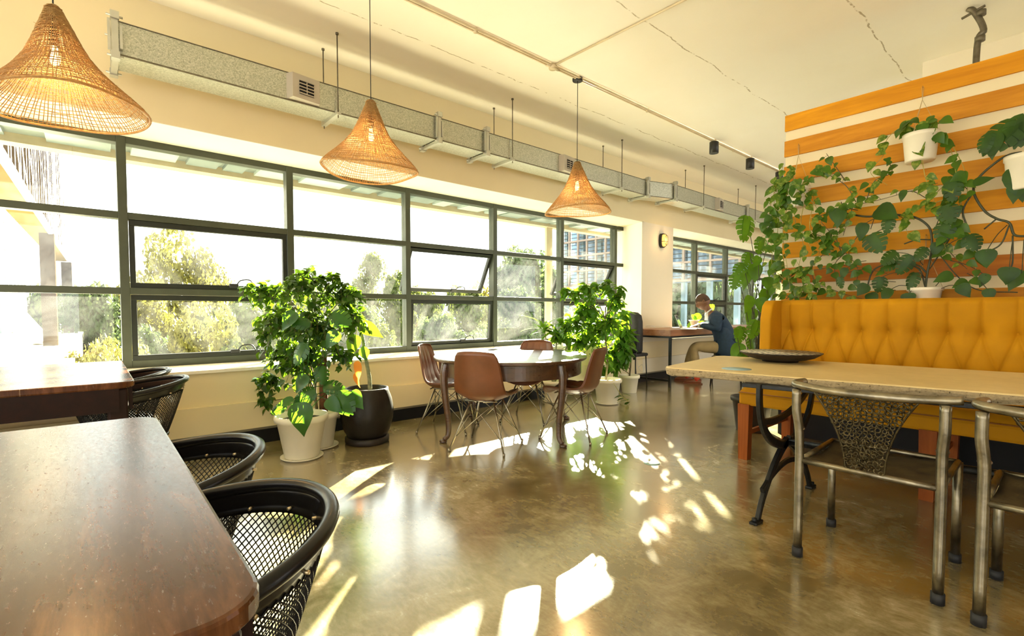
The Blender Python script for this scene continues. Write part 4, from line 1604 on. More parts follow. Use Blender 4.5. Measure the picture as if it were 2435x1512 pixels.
def bushy(name, base, blobs, nleaf, L, shape, mat, stems, label, cat='plant', potspec=None, seed=1, trunk=None, droop=.5, group=None, leafname='foliage', spread=1.0):
    """blobs: (side m, depth m, height m, radius m) around the pot"""
    rr = random.Random(seed)
    t = empty(name, base, math.atan2(RV.y, RV.x), label, cat, group)
    r0, r1, h, sauc, pm = potspec
    k = MB(); pot_lathe(k, r0, r1, h, .045)
    k.build('pot', M[pm], t).location = (0, 0, .012 if sauc else 0)
    if sauc:
        MB().lathe([(0, 0), (sauc * .8, 0), (sauc, .016), (sauc, .022), (sauc * .93, .014), (0, .012)], 36).build('saucer', M[pm], t)
    MB().lathe([(0, h - .06), (r1 - .022, h - .06), (r1 - .022, h - .035), (0, h - .03)], 20).build('soil', M['soil'], t)
    w = MB()
    tr = trunk or [(0, 0, h - .05), (.02, .0, h + .25), (-.01, .02, h + .5), (.02, 0, h + .8)]
    tp = smooth_path(tr, 5)
    w.tube(tp, [.014 - .008 * i / len(tp) for i in range(len(tp))], 7)
    k = MB()
    tot = sum(b[3] ** 2 for b in blobs)
    for bi, (bx, by, bz, br) in enumerate(blobs):
        c = Vector((bx, by, bz))
        # branch from trunk
        q = tp[min(len(tp) - 1, max(1, int(len(tp) * min(.95, (bz - h) / max(.2, tr[-1][2] - h) * .7))))]
        mid = (q + c) / 2 + Vector((0, 0, .06))
        w.tube(smooth_path([q, mid, c], 5), [.006, .006, .006, .005, .005, .004, .004, .004, .003, .003, .003][:11], 5)
        nl = int(nleaf * br ** 2 / tot)
        ntw = max(4, nl // 9)
        for j in range(ntw):
            dd = Vector((rr.gauss(0, 1), rr.gauss(0, 1), rr.gauss(.1, .8))).normalized()
            e = c + dd * br * rr.uniform(.55, 1.05) * spread
            st = c + dd * br * .1
            m_ = (st + e) / 2 + Vector((0, 0, br * .25))
            e = e - Vector((0, 0, br * .25))
            tw = smooth_path([st, m_, e], 4)
            w.tube(tw, .0018, 3)
            for l in range(max(3, nl // ntw)):
                p = tw[min(len(tw) - 1, 2 + int(rr.random() * (len(tw) - 2)))] + Vector((rr.uniform(-1, 1), rr.uniform(-1, 1), rr.uniform(-1, 1))) * .02
                ld = Vector((rr.uniform(-1, 1), rr.uniform(-1, 1), rr.uniform(-1.1, .25))) + dd * .5
                nn = Vector((rr.uniform(-.7, .7), rr.uniform(-.7, .7), 1))
                leaf(k, p, ld, nn, L * rr.uniform(.7, 1.2), shape, droop)
    w.build('branches', M[stems], t)
    k.build(leafname, M[mat], t)
    return t


def px_blobs(lst, base, seed=0, dep=.8):
    """blobs measured as (px, py, radius px) at the depth of the pot"""
    rr = random.Random(seed)
    b = Vector(base)
    d0 = b.x * _f.x + b.y * _f.y
    s = FPX / d0
    bx = (b.x * _r.x + b.y * _r.y)
    out = []
    for (px, py, rp) in lst:
        out.append(((px - CX) / s - bx, rr.uniform(-1, 1) * rp / s * dep, EYE - (py - 736) / s, rp / s))
    return out


# left ficus in the rear white pot
B1 = Vector((-4.36, 1.50, 0))
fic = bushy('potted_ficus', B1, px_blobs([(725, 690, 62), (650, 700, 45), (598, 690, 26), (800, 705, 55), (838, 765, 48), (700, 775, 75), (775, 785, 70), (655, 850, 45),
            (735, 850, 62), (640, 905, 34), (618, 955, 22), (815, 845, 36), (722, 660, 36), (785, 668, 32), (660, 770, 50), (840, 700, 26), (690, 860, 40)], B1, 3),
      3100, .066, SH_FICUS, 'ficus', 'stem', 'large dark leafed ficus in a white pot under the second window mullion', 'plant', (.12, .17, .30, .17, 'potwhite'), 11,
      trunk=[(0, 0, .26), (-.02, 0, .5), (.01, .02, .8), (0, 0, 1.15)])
MB().tube([(.05, .0, .25), (.055, .0, .62), (.05, .0, .80)], .036, 10).build('coir_pole', M['coir'], fic)

# monstera in the front white pot
B2 = Vector((-4.12, 1.285, 0))
mo = empty('potted_monstera', B2, 0, 'glossy split leafed monstera in the front white pot on a saucer', 'plant')
k = MB(); pot_lathe(k, .128, .195, .345, .05)
o = k.build('pot', M['potwhite'], mo); o.location = (0, 0, .014)
MB().lathe([(0, 0), (.14, 0), (.165, .016), (.165, .022), (.15, .014), (0, .012)], 36).build('saucer', M['potwhite'], mo)
MB().lathe([(0, .29), (.17, .29), (.17, .315), (0, .32)], 20).build('soil', M['soil'], mo)
lm = MB(); sm_ = MB(); rr = random.Random(21)


def mleaf(px, py, fwd, L, dx, dz, base, lk, sk, kind='m', nx=0.0, droop=.4, wf=1.0, z0=.32, stem=True, org=None, ny=-1.0, nz=.6):
    """leaf whose base sits at a photo pixel at (pot depth + fwd); dx,dz direction across the view"""
    b = Vector(base)
    d0 = b.x * _f.x + b.y * _f.y + fwd
    s = FPX / d0
    side = (px - CX) / s; z = EYE - (py - 736) / s
    P = RV * side + FV * d0 + Vector((0, 0, z)) - Vector((b.x, b.y, 0))
    d = RV * dx + Vector((0, 0, dz)) - FV * .25
    nn = RV * nx + FV * ny + Vector((0, 0, nz))
    if kind == 'm': monstera(lk, P, d, nn, L, droop, wf)
    elif kind == 'h': leaf(lk, P, d, nn, L, SH_HEART, droop, .18, wf)
    else: leaf(lk, P, d, nn, L, SH_FICUS, droop, .2, wf)
    if stem:
        o_ = Vector(org) if org else Vector((rr.uniform(-.04, .04), rr.uniform(-.04, .04), z0))
        mid = (o_ + P) / 2 + Vector((0, 0, .10)) + RV * dx * -.03
        sk.tube(smooth_path([o_, mid, P], 5), .0034, 5)
    return P


for (px, py, fw, L, dx, dz, kd, dr, wf) in [
        (700, 745, -.10, .19, -.5, -.6, 'h', .4, 1.1), (790, 745, -.05, .21, .8, -.3, 'm', .5, 1), (800, 790, -.15, .17, -.6, -.8, 'h', .5, .9),
        (722, 815, -.15, .22, -.5, -1, 'm', .4, .8), (735, 768, -.1, .20, -.7, .2, 'm', .5, .7), (725, 895, -.1, .17, -.5, -.7, 'h', .4, 1),
        (745, 930, -.12, .21, -1, -.3, 'm', .7, .8), (712, 965, -.22, .27, .1, -1, 'h', .7, .9), (770, 915, -.05, .20, 1, -.05, 'm', .6, .8),
        (800, 935, -.12, .24, .6, -.7, 'm', .5, .95), (835, 935, -.05, .18, .5, -.6, 'h', .4, 1), (675, 960, -.05, .17, -1, -.5, 'm', .4, .7),
        (780, 950, -.15, .17, .5, -.4, 'h', .5, .9), (705, 955, -.1, .15, -.7, -.8, 'h', .5, .7), (760, 870, -.05, .18, .3, -.9, 'm', .5, .8), (690, 950, -.18, .14, -.8, -.2, 'h', .5, .7)]:
    mleaf(px, py, fw, L * .85, dx, dz, B2, lm, sm_, kd, rr.uniform(-.5, .5), dr, wf)
lm.build('leaves', M['monst'], mo); sm_.build('stalks', M['monst'], mo)

# black pot with a leaning ringed stem
B3 = Vector((-4.235, 1.90, 0))
bp_ = empty('potted_philodendron', B3, 0, 'tall leaning stem with bright leaves in a round black pot under the window', 'plant')
MB().lathe([(0, 0), (.185, 0), (.195, .012), (.195, .055), (.175, .06), (0, .06)], 40).build('saucer', M['platedark'], bp_)
k = MB().lathe([(0, .05), (.165, .05), (.20, .11), (.232, .22), (.238, .30), (.222, .40), (.195, .475), (.190, .498), (.180, .502), (.172, .49), (.18, .45), (0, .44)], 44)
k.build('pot', simple('dark_glazed_pot', (.012, .009, .006), .4, 0, .4, 6, .3, 30, .35, 0), bp_)
MB().lathe([(0, .44), (.178, .44), (.175, .46), (0, .465)], 24).build('soil', M['soil'], bp_)
k = MB()
d0 = B3.x * _f.x + B3.y * _f.y; s3 = FPX / d0
loc3 = lambda px, py, f=0: RV * ((px - CX) / s3) + FV * (d0 + f) + Vector((0, 0, EYE - (py - 736) / s3)) - B3
path = smooth_path([loc3(878, 925), loc3(876, 890), loc3(868, 845), loc3(858, 800, .05), loc3(848, 765, .05)], 6)
k.tube(path, [.020 - .007 * i / len(path) for i in range(len(path))], 10)
for i in range(2, len(path), 2):
    k.tube([path[i], path[i] + (path[i] - path[i - 1]) * .25], .0205 - .007 * i / len(path), 8)
k.build('stem', M['bark'], bp_)
lm = MB(); sm_ = MB()
org = tuple(path[-2])
for (px, py, fw, L, dx, dz, kd, dr, wf) in [(862, 772, -.05, .22, 1, -.45, 'h', .3, .7), (835, 745, -.1, .19, -.2, -.8, 'h', .4, 1), (845, 800, -.1, .18, -.3, -1, 'h', .4, .8), (850, 745, .1, .2, -1, .2, 'm', .4, .9), (862, 820, 0, .14, .3, -1, 'f', .2, 1)]:
    mleaf(px, py, fw, L, dx, dz, B3, lm, sm_, kd, .1, dr, wf, org=org)
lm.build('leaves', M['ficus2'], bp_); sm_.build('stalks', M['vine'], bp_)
lm = MB(); mleaf(848, 862, -.05, .16, .2, -1, B3, lm, MB(), 'h', .6, .5, .5, stem=False); mleaf(845, 888, -.02, .12, .1, -1, B3, lm, MB(), 'h', -.6, .8, .6, stem=False)
lm.build('dry_leaf', M['dryleaf'], bp_)

# right ficus
B4 = Vector((-3.96, 5.05, 0))
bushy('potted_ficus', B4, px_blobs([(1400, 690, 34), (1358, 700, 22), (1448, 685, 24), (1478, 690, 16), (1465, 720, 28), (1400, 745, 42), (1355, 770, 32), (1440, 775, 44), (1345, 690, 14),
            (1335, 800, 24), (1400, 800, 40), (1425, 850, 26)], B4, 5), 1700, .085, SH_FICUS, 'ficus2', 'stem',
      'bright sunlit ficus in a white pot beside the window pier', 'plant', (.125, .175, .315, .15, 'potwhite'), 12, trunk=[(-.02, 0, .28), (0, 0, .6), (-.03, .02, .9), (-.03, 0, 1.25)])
B5 = Vector((-4.30, 6.0, 0))
bushy('potted_schefflera', B5, px_blobs([(1480, 745, 20), (1490, 775, 24), (1475, 805, 26), (1490, 835, 24), (1470, 862, 20), (1455, 830, 22), (1440, 870, 14), (1500, 800, 16)], B5, 6, .5), 520, .15, SH_LANCE, 'ficus2', 'stem',
      'broad leaved bright green plant crowding behind the right ficus', 'plant', (.10, .14, .26, 0, 'potwhite'), 13, droop=.7)
# dracaena behind the round table
B6 = Vector((-4.52, 4.62, 0))
dr = empty('potted_dracaena', B6, 0, 'strap leaved plant in a white pot behind the round table', 'plant')
k = MB(); pot_lathe(k, .10, .14, .27, .04); o = k.build('pot', M['potwhite'], dr); o.location = (0, 0, .014)
MB().lathe([(0, 0), (.11, 0), (.135, .014), (.12, .012), (0, .010)], 28).build('saucer', M['potwhite'], dr)
MB().lathe([(0, .22), (.12, .22), (.12, .24), (0, .245)], 20).build('soil', M['soil'], dr)
lm = MB(); sm_ = MB(); rr = random.Random(31)
for (hx, hy, hz) in ((-.12, .0, .98), (.06, .05, .92), (.22, -.05, .86), (.34, .0, .80)):
    top = RV * hx + FV * hy + Vector((0, 0, hz))
    sm_.tube(smooth_path([(0, 0, .22), tuple(top * .5 + Vector((0, 0, .1))), tuple(top)], 5), .010, 6)
    for j in range(22):
        a = rr.uniform(0, 6.28); el = rr.uniform(-.1, 1.1)
        d = Vector((math.cos(a) * math.cos(el), math.sin(a) * math.cos(el), math.sin(el)))
        leaf(lm, top + Vector((0, 0, rr.uniform(-.08, .02))), d, (0, 0, 1), rr.uniform(.2, .34), [(q, w * 1.5) for q, w in SH_STRAP], 1.1, .3)
lm.build('leaves', M['ficus2'], dr); sm_.build('stalks', M['bark'], dr)
# fallen trailing sprig on the floor beside the right pot
k = MB()
c = at(1478, 940, 'z', .14); e = at(1497, 957, 'z', .01)
fl = empty('trailing_sprig', (c.x, c.y, 0), 0, 'trailing green sprig touching the floor right of the sunlit ficus pot', 'plant')
e = e - Vector((c.x, c.y, 0))
MB().tube(smooth_path([(-.05, -.1, .30), (0, 0, .14), tuple(e)], 5), .004, 5).build('stalk', M['vine'], fl)
for j in range(7):
    leaf(k, (e.x * j / 6, e.y * j / 6, .14 * (1 - j / 6) + .02), (rr.uniform(-1, 1), rr.uniform(-1, 1), -.1), (0, 0, 1), .13, SH_LANCE, .3)
k.build('leaves', M['ficus'], fl)
# ---------------------------------------------------------------- hanging planters on the partition
def wp(px, py, y=4.97):
    return at(px, py, 'y', y)


def hpot(c, r1, h, hook, lab, name='hanging_planter', tilt=0.0, rect=False):
    """pot whose rim centre sits at c; hook: point on the planks"""
    t = empty(name, (c.x, c.y, c.z), 0, lab, 'planter', None)
    P = MB()
    if rect:
        for (z0, z1, w) in ((-h, -.008, r1),):
            P.lathe([(0, -h), (r1 * .80, -h), (r1 * .84, -h + .01), (r1 * .98, -.035), (r1 * 1.04, -.03), (r1 * 1.04, 0), (r1 * .95, 0), (r1 * .9, -.04), (0, -.05)], 28)
    else:
        P.lathe([(0, -h), (r1 * .72, -h), (r1 * .74, -h + .006), (r1 * .96, -.028), (r1 * 1.06, -.024), (r1 * 1.07, 0), (r1 * .96, .0), (r1 * .9, -.03), (0, -.045)], 32)
    p = P.build('pot', M['potwhite'], t)
    MB().lathe([(0, -.05), (r1 * .9, -.05), (r1 * .88, -.025), (0, -.02)], 18).build('soil', M['soil'], t)
    if hook is not None:
        h0 = hook - c
        k = MB()
        kn = h0 + (Vector((0, -.01, -.03)) if h0.z < .3 else Vector((0, -.01, -.10)))
        for a in (.3, 2.4, 4.5):
            k.tube([(r1 * math.cos(a), r1 * math.sin(a), -.005), tuple(kn)], .0016, 4)
        k.tube([tuple(kn), tuple(h0 + Vector((.006, -.006, 0)))], .0016, 4)
        k.tube([tuple(kn), tuple(h0 + Vector((-.006, -.006, 0)))], .0016, 4)
        k.build('hanger_cord', M['rope'], t)
        MB().tube([tuple(h0 + Vector((0, .03, 0))), tuple(h0 + Vector((0, -.012, 0))), tuple(h0 + Vector((0, -.014, .01)))], .002, 5).build('nail', M['chairmetal'], t)
    return t


def vine(stemk, leafk, pts, n, L, rr, base, shape=SH_HEART, r0=.0035, jit=.03, y=4.93, out=.05):
    """pts: photo pixels followed on the plane just in front of the planks"""
    P = [wp(px, py, y - rr.uniform(-.01, out)) - base for px, py in pts]
    sp = smooth_path(P, 6)
    stemk.tube(sp, [r0 * (1 - .6 * i / len(sp)) for i in range(len(sp))], 5)
    for j in range(n):
        q = sp[int((j + .5) / n * (len(sp) - 1))]
        a = rr.uniform(-.9, .9)
        d = Vector((math.sin(a * 1.6) * .9, -rr.uniform(.1, .5), -rr.uniform(.25, 1.0)))
        nn = Vector((rr.uniform(-.5, .5), -1, rr.uniform(.1, .9)))
        off = Vector((rr.uniform(-1, 1), -rr.uniform(.2, 1), rr.uniform(-.6, 1))) * jit
        pp = q + off
        stemk.tube([q, (q + pp) / 2 + Vector((0, 0, .008)), pp], .0014, 4)
        leaf(leafk, pp, d, nn, L * rr.uniform(.65, 1.2), shape, .45, .2)
    return sp


def mon_at(lk, sk, px, py, L, dx, dz, base, y=4.90, kind='m', wf=.9, stem_from=None, nx=0.0, nz=.5, droop=.4):
    L *= .84
    P = wp(px, py, y) - base
    d = Vector((dx, -.15, dz)); nn = Vector((nx, -1, nz))
    if kind == 'm': monstera(lk, P, d, nn, L, droop, wf)
    else: leaf(lk, P, d, nn, L, SH_HEART, droop, .15, wf)
    if stem_from:
        q = wp(*stem_from, 4.95) - base
        sk.tube(smooth_path([q, (q + P) / 2 + Vector((0, 0, .02)), P], 4), .0028, 5)


rr = random.Random(77)
# planter A, upper left
cA = wp(1898, 447, 4.95)
A_ = hpot(cA, .096, .175, wp(1900, 345, 5.10), 'white hanging pot with variegated trailing pothos at the left end of the partition')
sk = MB(); lk = MB(); lk2 = MB()
VL = [[(1890, 445), (1860, 450), (1835, 480), (1825, 540), (1815, 600)], [(1885, 440), (1850, 430), (1840, 470), (1850, 540), (1835, 620), (1850, 690)],
      [(1900, 445), (1870, 500), (1862, 560), (1870, 620), (1880, 700)], [(1910, 445), (1935, 470), (1925, 540), (1950, 590), (1935, 650), (1975, 700)],
      [(1880, 445), (1845, 500), (1830, 560), (1855, 640), (1845, 700)], [(1895, 440), (1880, 410), (1895, 395)], [(1905, 440), (1940, 420), (1955, 395)],
      [(1900, 448), (1890, 520), (1910, 580), (1900, 640), (1925, 690)], [(1875, 450), (1840, 520), (1845, 580), (1862, 660)],
      [(1870, 445), (1850, 480), (1870, 540), (1845, 590)], [(1905, 450), (1945, 500), (1960, 560), (1990, 620)], [(1880, 440), (1855, 425), (1862, 395)], [(1915, 470), (1905, 540), (1935, 600)],
      [(1860, 600), (1870, 650), (1895, 690), (1940, 700)], [(1850, 650), (1880, 680), (1910, 700)]]
for i, v_ in enumerate(VL):
    vine(sk, lk if i % 2 else lk2, v_, 19 if len(v_) > 3 else 7, .068, rr, cA, jit=.045, out=.10)
lk.build('variegated_leaves', M['pothos'], A_); lk2.build('leaves', M['pothos2'], A_); sk.build('vines', M['vine'], A_)

# planter B, upper middle
cB = wp(2190, 318, 4.93)
B_ = hpot(cB, .112, .215, wp(2195, 208, 5.10), 'white hanging pot with trailing pothos high in the middle of the partition', rect=True)
sk = MB(); lk = MB(); lk2 = MB()
VL = [[(2190, 312), (2150, 300), (2110, 330), (2100, 370), (2070, 410), (2110, 440)], [(2200, 310), (2240, 320), (2262, 360), (2275, 420), (2285, 470), (2290, 540), (2300, 600)],
      [(2205, 310), (2250, 330), (2278, 370), (2298, 420), (2300, 480)], [(2185, 315), (2190, 360), (2200, 420), (2215, 460), (2235, 520)],
      [(2180, 310), (2160, 300), (2140, 310)], [(2200, 305), (2215, 285), (2250, 290)], [(2195, 305), (2210, 295)], [(2280, 430), (2262, 480), (2245, 560), (2255, 620)],
      [(2285, 560), (2310, 590), (2320, 640), (2300, 690)], [(2255, 470), (2180, 500), (2150, 520), (2160, 560)], [(2275, 400), (2260, 440), (2265, 500)], [(2290, 470), (2270, 520), (2285, 570)], [(2215, 470), (2250, 440), (2282, 450)]]
for i, v_ in enumerate(VL):
    vine(sk, lk2 if i % 3 else lk, v_, 9 if len(v_) > 3 else 5, .078, rr, cB, jit=.035, out=.06)
lk.build('variegated_leaves', M['pothos'], B_); lk2.build('leaves', M['pothos2'], B_); sk.build('vines', M['vine'], B_)

# planter C, right edge
cC = wp(2444, 368, 4.90)
C_ = hpot(cC, .115, .24, None, 'white wall pot at the right edge of the photo with dark monstera', rect=True)
lk = MB(); sk = MB()
for (px, py, L, dx, dz, kd, wf, sf) in [(2415, 290, .30, -.7, -.75, 'm', .9, (2435, 340)), (2440, 275, .26, -.2, -.9, 'm', .9, (2435, 340)), (2365, 325, .19, -.1, -1, 'h', .8, (2400, 345)), (2352, 320, .16, -.3, -1, 'm', .8, (2400, 345)),
        (2425, 405, .26, .1, -1, 'h', .9, (2440, 380)), (2420, 440, .15, -.2, -1, 'h', .9, (2440, 400)), (2345, 598, .14, .05, -1, 'h', 1.1, (2395, 535)), (2400, 640, .13, -.1, -1, 'h', 1.2, (2408, 570)), (2430, 650, .16, -.5, -.8, 'h', 1, (2435, 570)), (2320, 435, .12, .9, .25, 'h', .8, (2315, 460))]:
    mon_at(lk, sk, px, py, L, dx, dz, cC, 4.84, kd, wf, sf, rr.uniform(-.3, .3))
for pts, r_ in (([(2430, 362), (2400, 368), (2370, 385), (2330, 420), (2315, 455), (2340, 500), (2370, 520), (2400, 530), (2412, 558), (2440, 562)], .008),
                ([(2330, 420), (2300, 440), (2290, 430)], .006), ([(2315, 455), (2290, 500), (2300, 540)], .006), ([(2400, 535), (2380, 580), (2345, 600)], .005), ([(2408, 560), (2408, 620), (2402, 640)], .005), ([(2370, 520), (2340, 545)], .005)):
    sp = smooth_path([wp(a, b, 4.93) - cC for a, b in pts], 6)
    sk.tube(sp, r_, 7)
lk.build('leaves', M['monw'], C_); sk.build('stems', M['darkstem'], C_)

# planter D, behind the sofa back
cD = wp(2200, 684, 4.98)
D_ = hpot(cD, .107, .20, wp(2203, 560, 5.10), 'white pot of dark monstera just above the sofa back')
lk = MB(); sk = MB()
for (px, py, L, dx, dz, kd, wf, sf) in [
        (2090, 500, .18, 1, -.55, 'h', 1.2, (2070, 545)), (2070, 560, .20, .5, -.9, 'm', 1.1, (2130, 540)), (2115, 515, .17, -.1, -1, 'm', .7, (2150, 520)), (2052, 535, .16, -.1, -1, 'h', .8, (2100, 520)),
        (2265, 430, .19, 0, -1, 'm', .8, (2300, 450)), (2250, 490, .17, .2, -1, 'm', 1.1, (2225, 540)), (2250, 530, .19, -.2, -1, 'm', .9, (2222, 560)), (2130, 600, .16, -.7, -.6, 'm', 1, (2190, 620)),
        (2165, 610, .19, -.5, -.9, 'm', .8, (2195, 630)), (2175, 650, .17, -.3, -1, 'm', .8, (2200, 660)), (2230, 580, .12, -.2, -1, 'h', .9, (2215, 600)), (2305, 560, .15, .4, -.9, 'm', 1, (2230, 600)),
        (2095, 660, .15, -.1, -1, 'm', .9, (2150, 650)), (2115, 690, .13, -.4, -.8, 'h', 1, (2160, 680)), (2060, 680, .12, -.5, -.6, 'h', 1.1, (2130, 670)), (2070, 700, .12, .3, -.6, 'h', 1, (2130, 690)),
        (2285, 680, .12, .5, -.8, 'h', 1, (2230, 690)), (2260, 655, .13, -.8, -.3, 'h', 1, (2225, 680)), (2000, 505, .16, -.25, -1, 'h', .9, (2040, 500)), (1985, 500, .15, .1, -1, 'h', .8, (2040, 500)),
        (2150, 455, .10, -.3, -1, 'h', .8, (2200, 470)), (2345, 655, .11, -.4, -1, 'h', .8, (2260, 620)), (2130, 625, .14, -1, -.4, 'm', .9, (2190, 640)), (2200, 590, .14, -.6, -.9, 'm', .9, (2210, 600)), (2160, 700, .10, .1, -1, 'h', 1.3, (2180, 690)),
        (2010, 640, .11, -.3, -1, 'h', .8, (2060, 620)), (1995, 660, .12, .2, -1, 'm', .7, (2060, 640)), (2350, 690, .10, .2, -1, 'h', 1, (2300, 650))]:
    mon_at(lk, sk, px, py, L, dx, dz, cD, 4.86 + rr.uniform(-.02, .04), kd, wf, sf, rr.uniform(-.4, .4))
for pts, r_ in (([(2200, 690), (2205, 650), (2215, 600), (2215, 560), (2205, 535), (2170, 515), (2110, 510), (2060, 515), (2000, 505)], .008), ([(2200, 680), (2185, 640), (2140, 625), (2080, 640), (2060, 690)], .006),
                ([(2205, 650), (2180, 630), (2140, 640)], .006), ([(2210, 640), (2250, 580), (2262, 560)], .005), ([(2230, 600), (2280, 660), (2330, 690), (2420, 695)], .004), ([(2215, 570), (2180, 570), (2150, 580)], .005)):
    sk.tube(smooth_path([wp(a, b, 4.95) - cD for a, b in pts], 6), r_, 7)
lk.build('leaves', M['monw'], D_); sk.build('stems', M['darkstem'], D_)
for i in range(10):
    pass
# trailing pothos strands crossing between planters belong to a low pothos pot at the left foot
cE = wp(1860, 720, 4.72)
E_ = empty('trailing_pothos', (cE.x, cE.y, cE.z), 0, 'mass of trailing green vines along the planks above the left half of the sofa back', 'plant')
sk = MB(); lk = MB(); lk2 = MB()
VL = [[(1870, 710), (1900, 690), (1950, 680), (2010, 700), (2050, 710)], [(1860, 680), (1890, 650), (1950, 640), (2000, 630), (2060, 640), (2110, 650)], [(1950, 700), (1930, 640), (1960, 600), (1975, 560), (1955, 530)],
      [(2000, 600), (1990, 560), (2020, 520), (2030, 490), (2070, 480), (2110, 470), (2180, 450), (2230, 435)], [(1970, 560), (2010, 600), (2040, 640), (2030, 690)], [(2010, 430), (1990, 400), (1965, 365)], [(2035, 480), (2010, 440), (1960, 410), (1945, 400)],
      [(2060, 475), (2080, 430), (2120, 410), (2110, 380)], [(1900, 640), (1920, 670), (1960, 690)], [(2040, 560), (2020, 590), (2020, 620)], [(2010, 600), (1985, 630), (1990, 680)], [(1840, 700), (1880, 705), (1930, 712)],
      [(2000, 480), (2015, 520), (2005, 560)], [(1930, 520), (1990, 500), (2030, 490)], [(1900, 560), (1950, 560), (1985, 590)], [(2235, 560), (2260, 600), (2300, 640)]]
for i, v_ in enumerate(VL):
    vine(sk, lk2 if i % 3 else lk, v_, 11 if len(v_) > 3 else 6, .062, rr, cE, r0=.0045, jit=.035, y=4.95, out=.05)
lk.build('variegated_leaves', M['pothos'], E_); lk2.build('leaves', M['pothos2'], E_); sk.build('vines', M['stem'], E_)

# big bright monstera beside the sofa, left of the partition
B7 = Vector((-2.12, 5.02, 0))
mb = empty('floor_monstera', B7, 0, 'bright green monstera climbing beside the left end of the sofa and partition', 'plant')
k = MB(); pot_lathe(k, .14, .19, .34, .04); k.build('pot', M['platedark'], mb)
MB().lathe([(0, .28), (.17, .28), (.17, .30), (0, .305)], 20).build('soil', M['soil'], mb)
lm = MB(); sm_ = MB(); rr = random.Random(5)
for (px, py, L, dx, dz, kd, wf) in [
        (1772, 515, .30, -.15, -1, 'm', .8), (1810, 565, .20, -.3, -1, 'm', .9), (1780, 600, .17, -.4, -.9, 'm', .9), (1765, 625, .18, -.7, -.8, 'm', .9), (1752, 650, .18, -.4, -1, 'm', .9), (1775, 645, .22, -.3, -1, 'h', .6),
        (1792, 630, .20, -.05, -1, 'h', .9), (1822, 660, .15, .1, -1, 'h', 1), (1820, 690, .17, -.5, -.8, 'h', .9), (1782, 705, .19, -.3, -1, 'h', .8), (1790, 735, .19, -.5, -1, 'h', .8), (1808, 710, .20, .2, -1, 'h', .8),
        (1800, 760, .22, -.4, -1, 'm', .8), (1765, 775, .20, -.3, -1, 'm', .8), (1760, 820, .26, -.45, -1, 'h', .7), (1785, 800, .18, .3, -1, 'm', .9), (1750, 780, .12, .1, -1, 'h', .6), (1835, 620, .14, -.3, -1, 'h', .9),
        (1815, 840, .15, .3, -.6, 'm', .8), (1775, 840, .14, -.6, -.4, 'm', .9), (1830, 740, .16, .1, -1, 'm', .8), (1840, 780, .15, .3, -1, 'h', .9), (1800, 610, .13, -.5, -1, 'h', .9), (1836, 520, .10, .3, -1, 'h', 1)]:
    mleaf(px, py, rr.uniform(-.25, .1), L * .85, dx, dz, B7, lm, sm_, kd, rr.uniform(-.4, .4), .4, wf, org=(rr.uniform(-.05, .12), rr.uniform(-.05, .05), .30 if py > 740 else .30 + (736 - py) / 420))
sm_.tube(smooth_path([(0, 0, .28), (.03, .02, .7), (.06, 0, 1.1), (.08, 0, 1.5)], 5), .012, 7)
lm.build('leaves', M['ficus2'], mb); sm_.build('stalks', M['darkstem'], mb)
# ---------------------------------------------------------------- the man at the desk and what is around him
def skin_obj(name, chains, mat, parent, sub=2, root=0):
    """chains: list of [(x,y,z,r), ...]; first points that coincide are merged"""
    vs = []; rs = []; es = []; idx = {}
    for ch in chains:
        prev = None
        for p in ch:
            key = tuple(round(c, 4) for c in p[:3])
            if key not in idx:
                idx[key] = len(vs); vs.append(p[:3]); rs.append(p[3] if len(p) == 4 else p[3:5])
            i = idx[key]
            if prev is not None and prev != i: es.append((prev, i))
            prev = i
    me = bpy.data.meshes.new(name)
    me.from_pydata(vs, es, [])
    o = bpy.data.objects.new(name, me)
    COL.objects.link(o)
    m = o.modifiers.new('skin', 'SKIN')
    for i, sv in enumerate(me.skin_vertices[0].data):
        r_ = rs[i]
        sv.radius = (r_, r_) if not isinstance(r_, tuple) else r_
        sv.use_root = (i == root)
    m.use_smooth_shade = True
    s = o.modifiers.new('sub', 'SUBSURF'); s.levels = sub; s.render_levels = sub
    me.materials.append(mat)
    o.parent = parent
    return o


FA = math.atan2(-.40, -.92)
PB = Vector((-3.72, 7.83, 0))
mn = empty('person', PB, FA, 'man in a navy blazer and khaki trousers writing at the desk, head bowed', 'person')
# local: +x forward, +y his left (towards the viewer), z up
body = [[(0, 0, .62, .13), (.05, 0, .80, .13), (.13, 0, .98, .13), (.21, 0, 1.12, .10), (.265, 0, 1.185, .055), (.31, 0, 1.245, .05)],
        [(.21, 0, 1.12, .10), (.19, .17, 1.12, .055), (.13, .26, .90, .045), (.36, .17, .965, .035), (.44, .13, .955, .028)],
        [(.21, 0, 1.12, .10), (.20, -.17, 1.12, .055), (.18, -.25, .92, .045), (.40, -.16, .965, .035), (.47, -.10, .955, .028)],
        [(0, 0, .62, .13), (.05, .10, .60, .09), (.50, .14, .60, .058), (.46, .14, .30, .045), (.44, .14, .10, .035), (.50, .14, .055, .03)],
        [(0, 0, .62, .13), (.05, -.10, .60, .09), (.52, -.12, .60, .058), (.60, -.12, .32, .045), (.62, -.12, .10, .035), (.68, -.12, .055, .03)]]
for sd, hx, hy in ((1, .44, .13), (-1, .47, -.10)):
    q = (hx, hy, .955, .028)
    for j, (dy, L, r_) in enumerate(((.026, .070, .0085), (.010, .080, .009), (-.007, .075, .0085), (-.022, .060, .008))):
        body.append([q, (hx + .045, hy + dy * sd * -1, .950, .010), (hx + .045 + L * .5, hy + dy * sd * -1.2, .945, r_), (hx + .045 + L * .85, hy + dy * sd * -1.2, .925, r_ * .85)])
    body.append([q, (hx + .035, hy - sd * .035, .945, .010), (hx + .075, hy - sd * .045, .935, .009)])
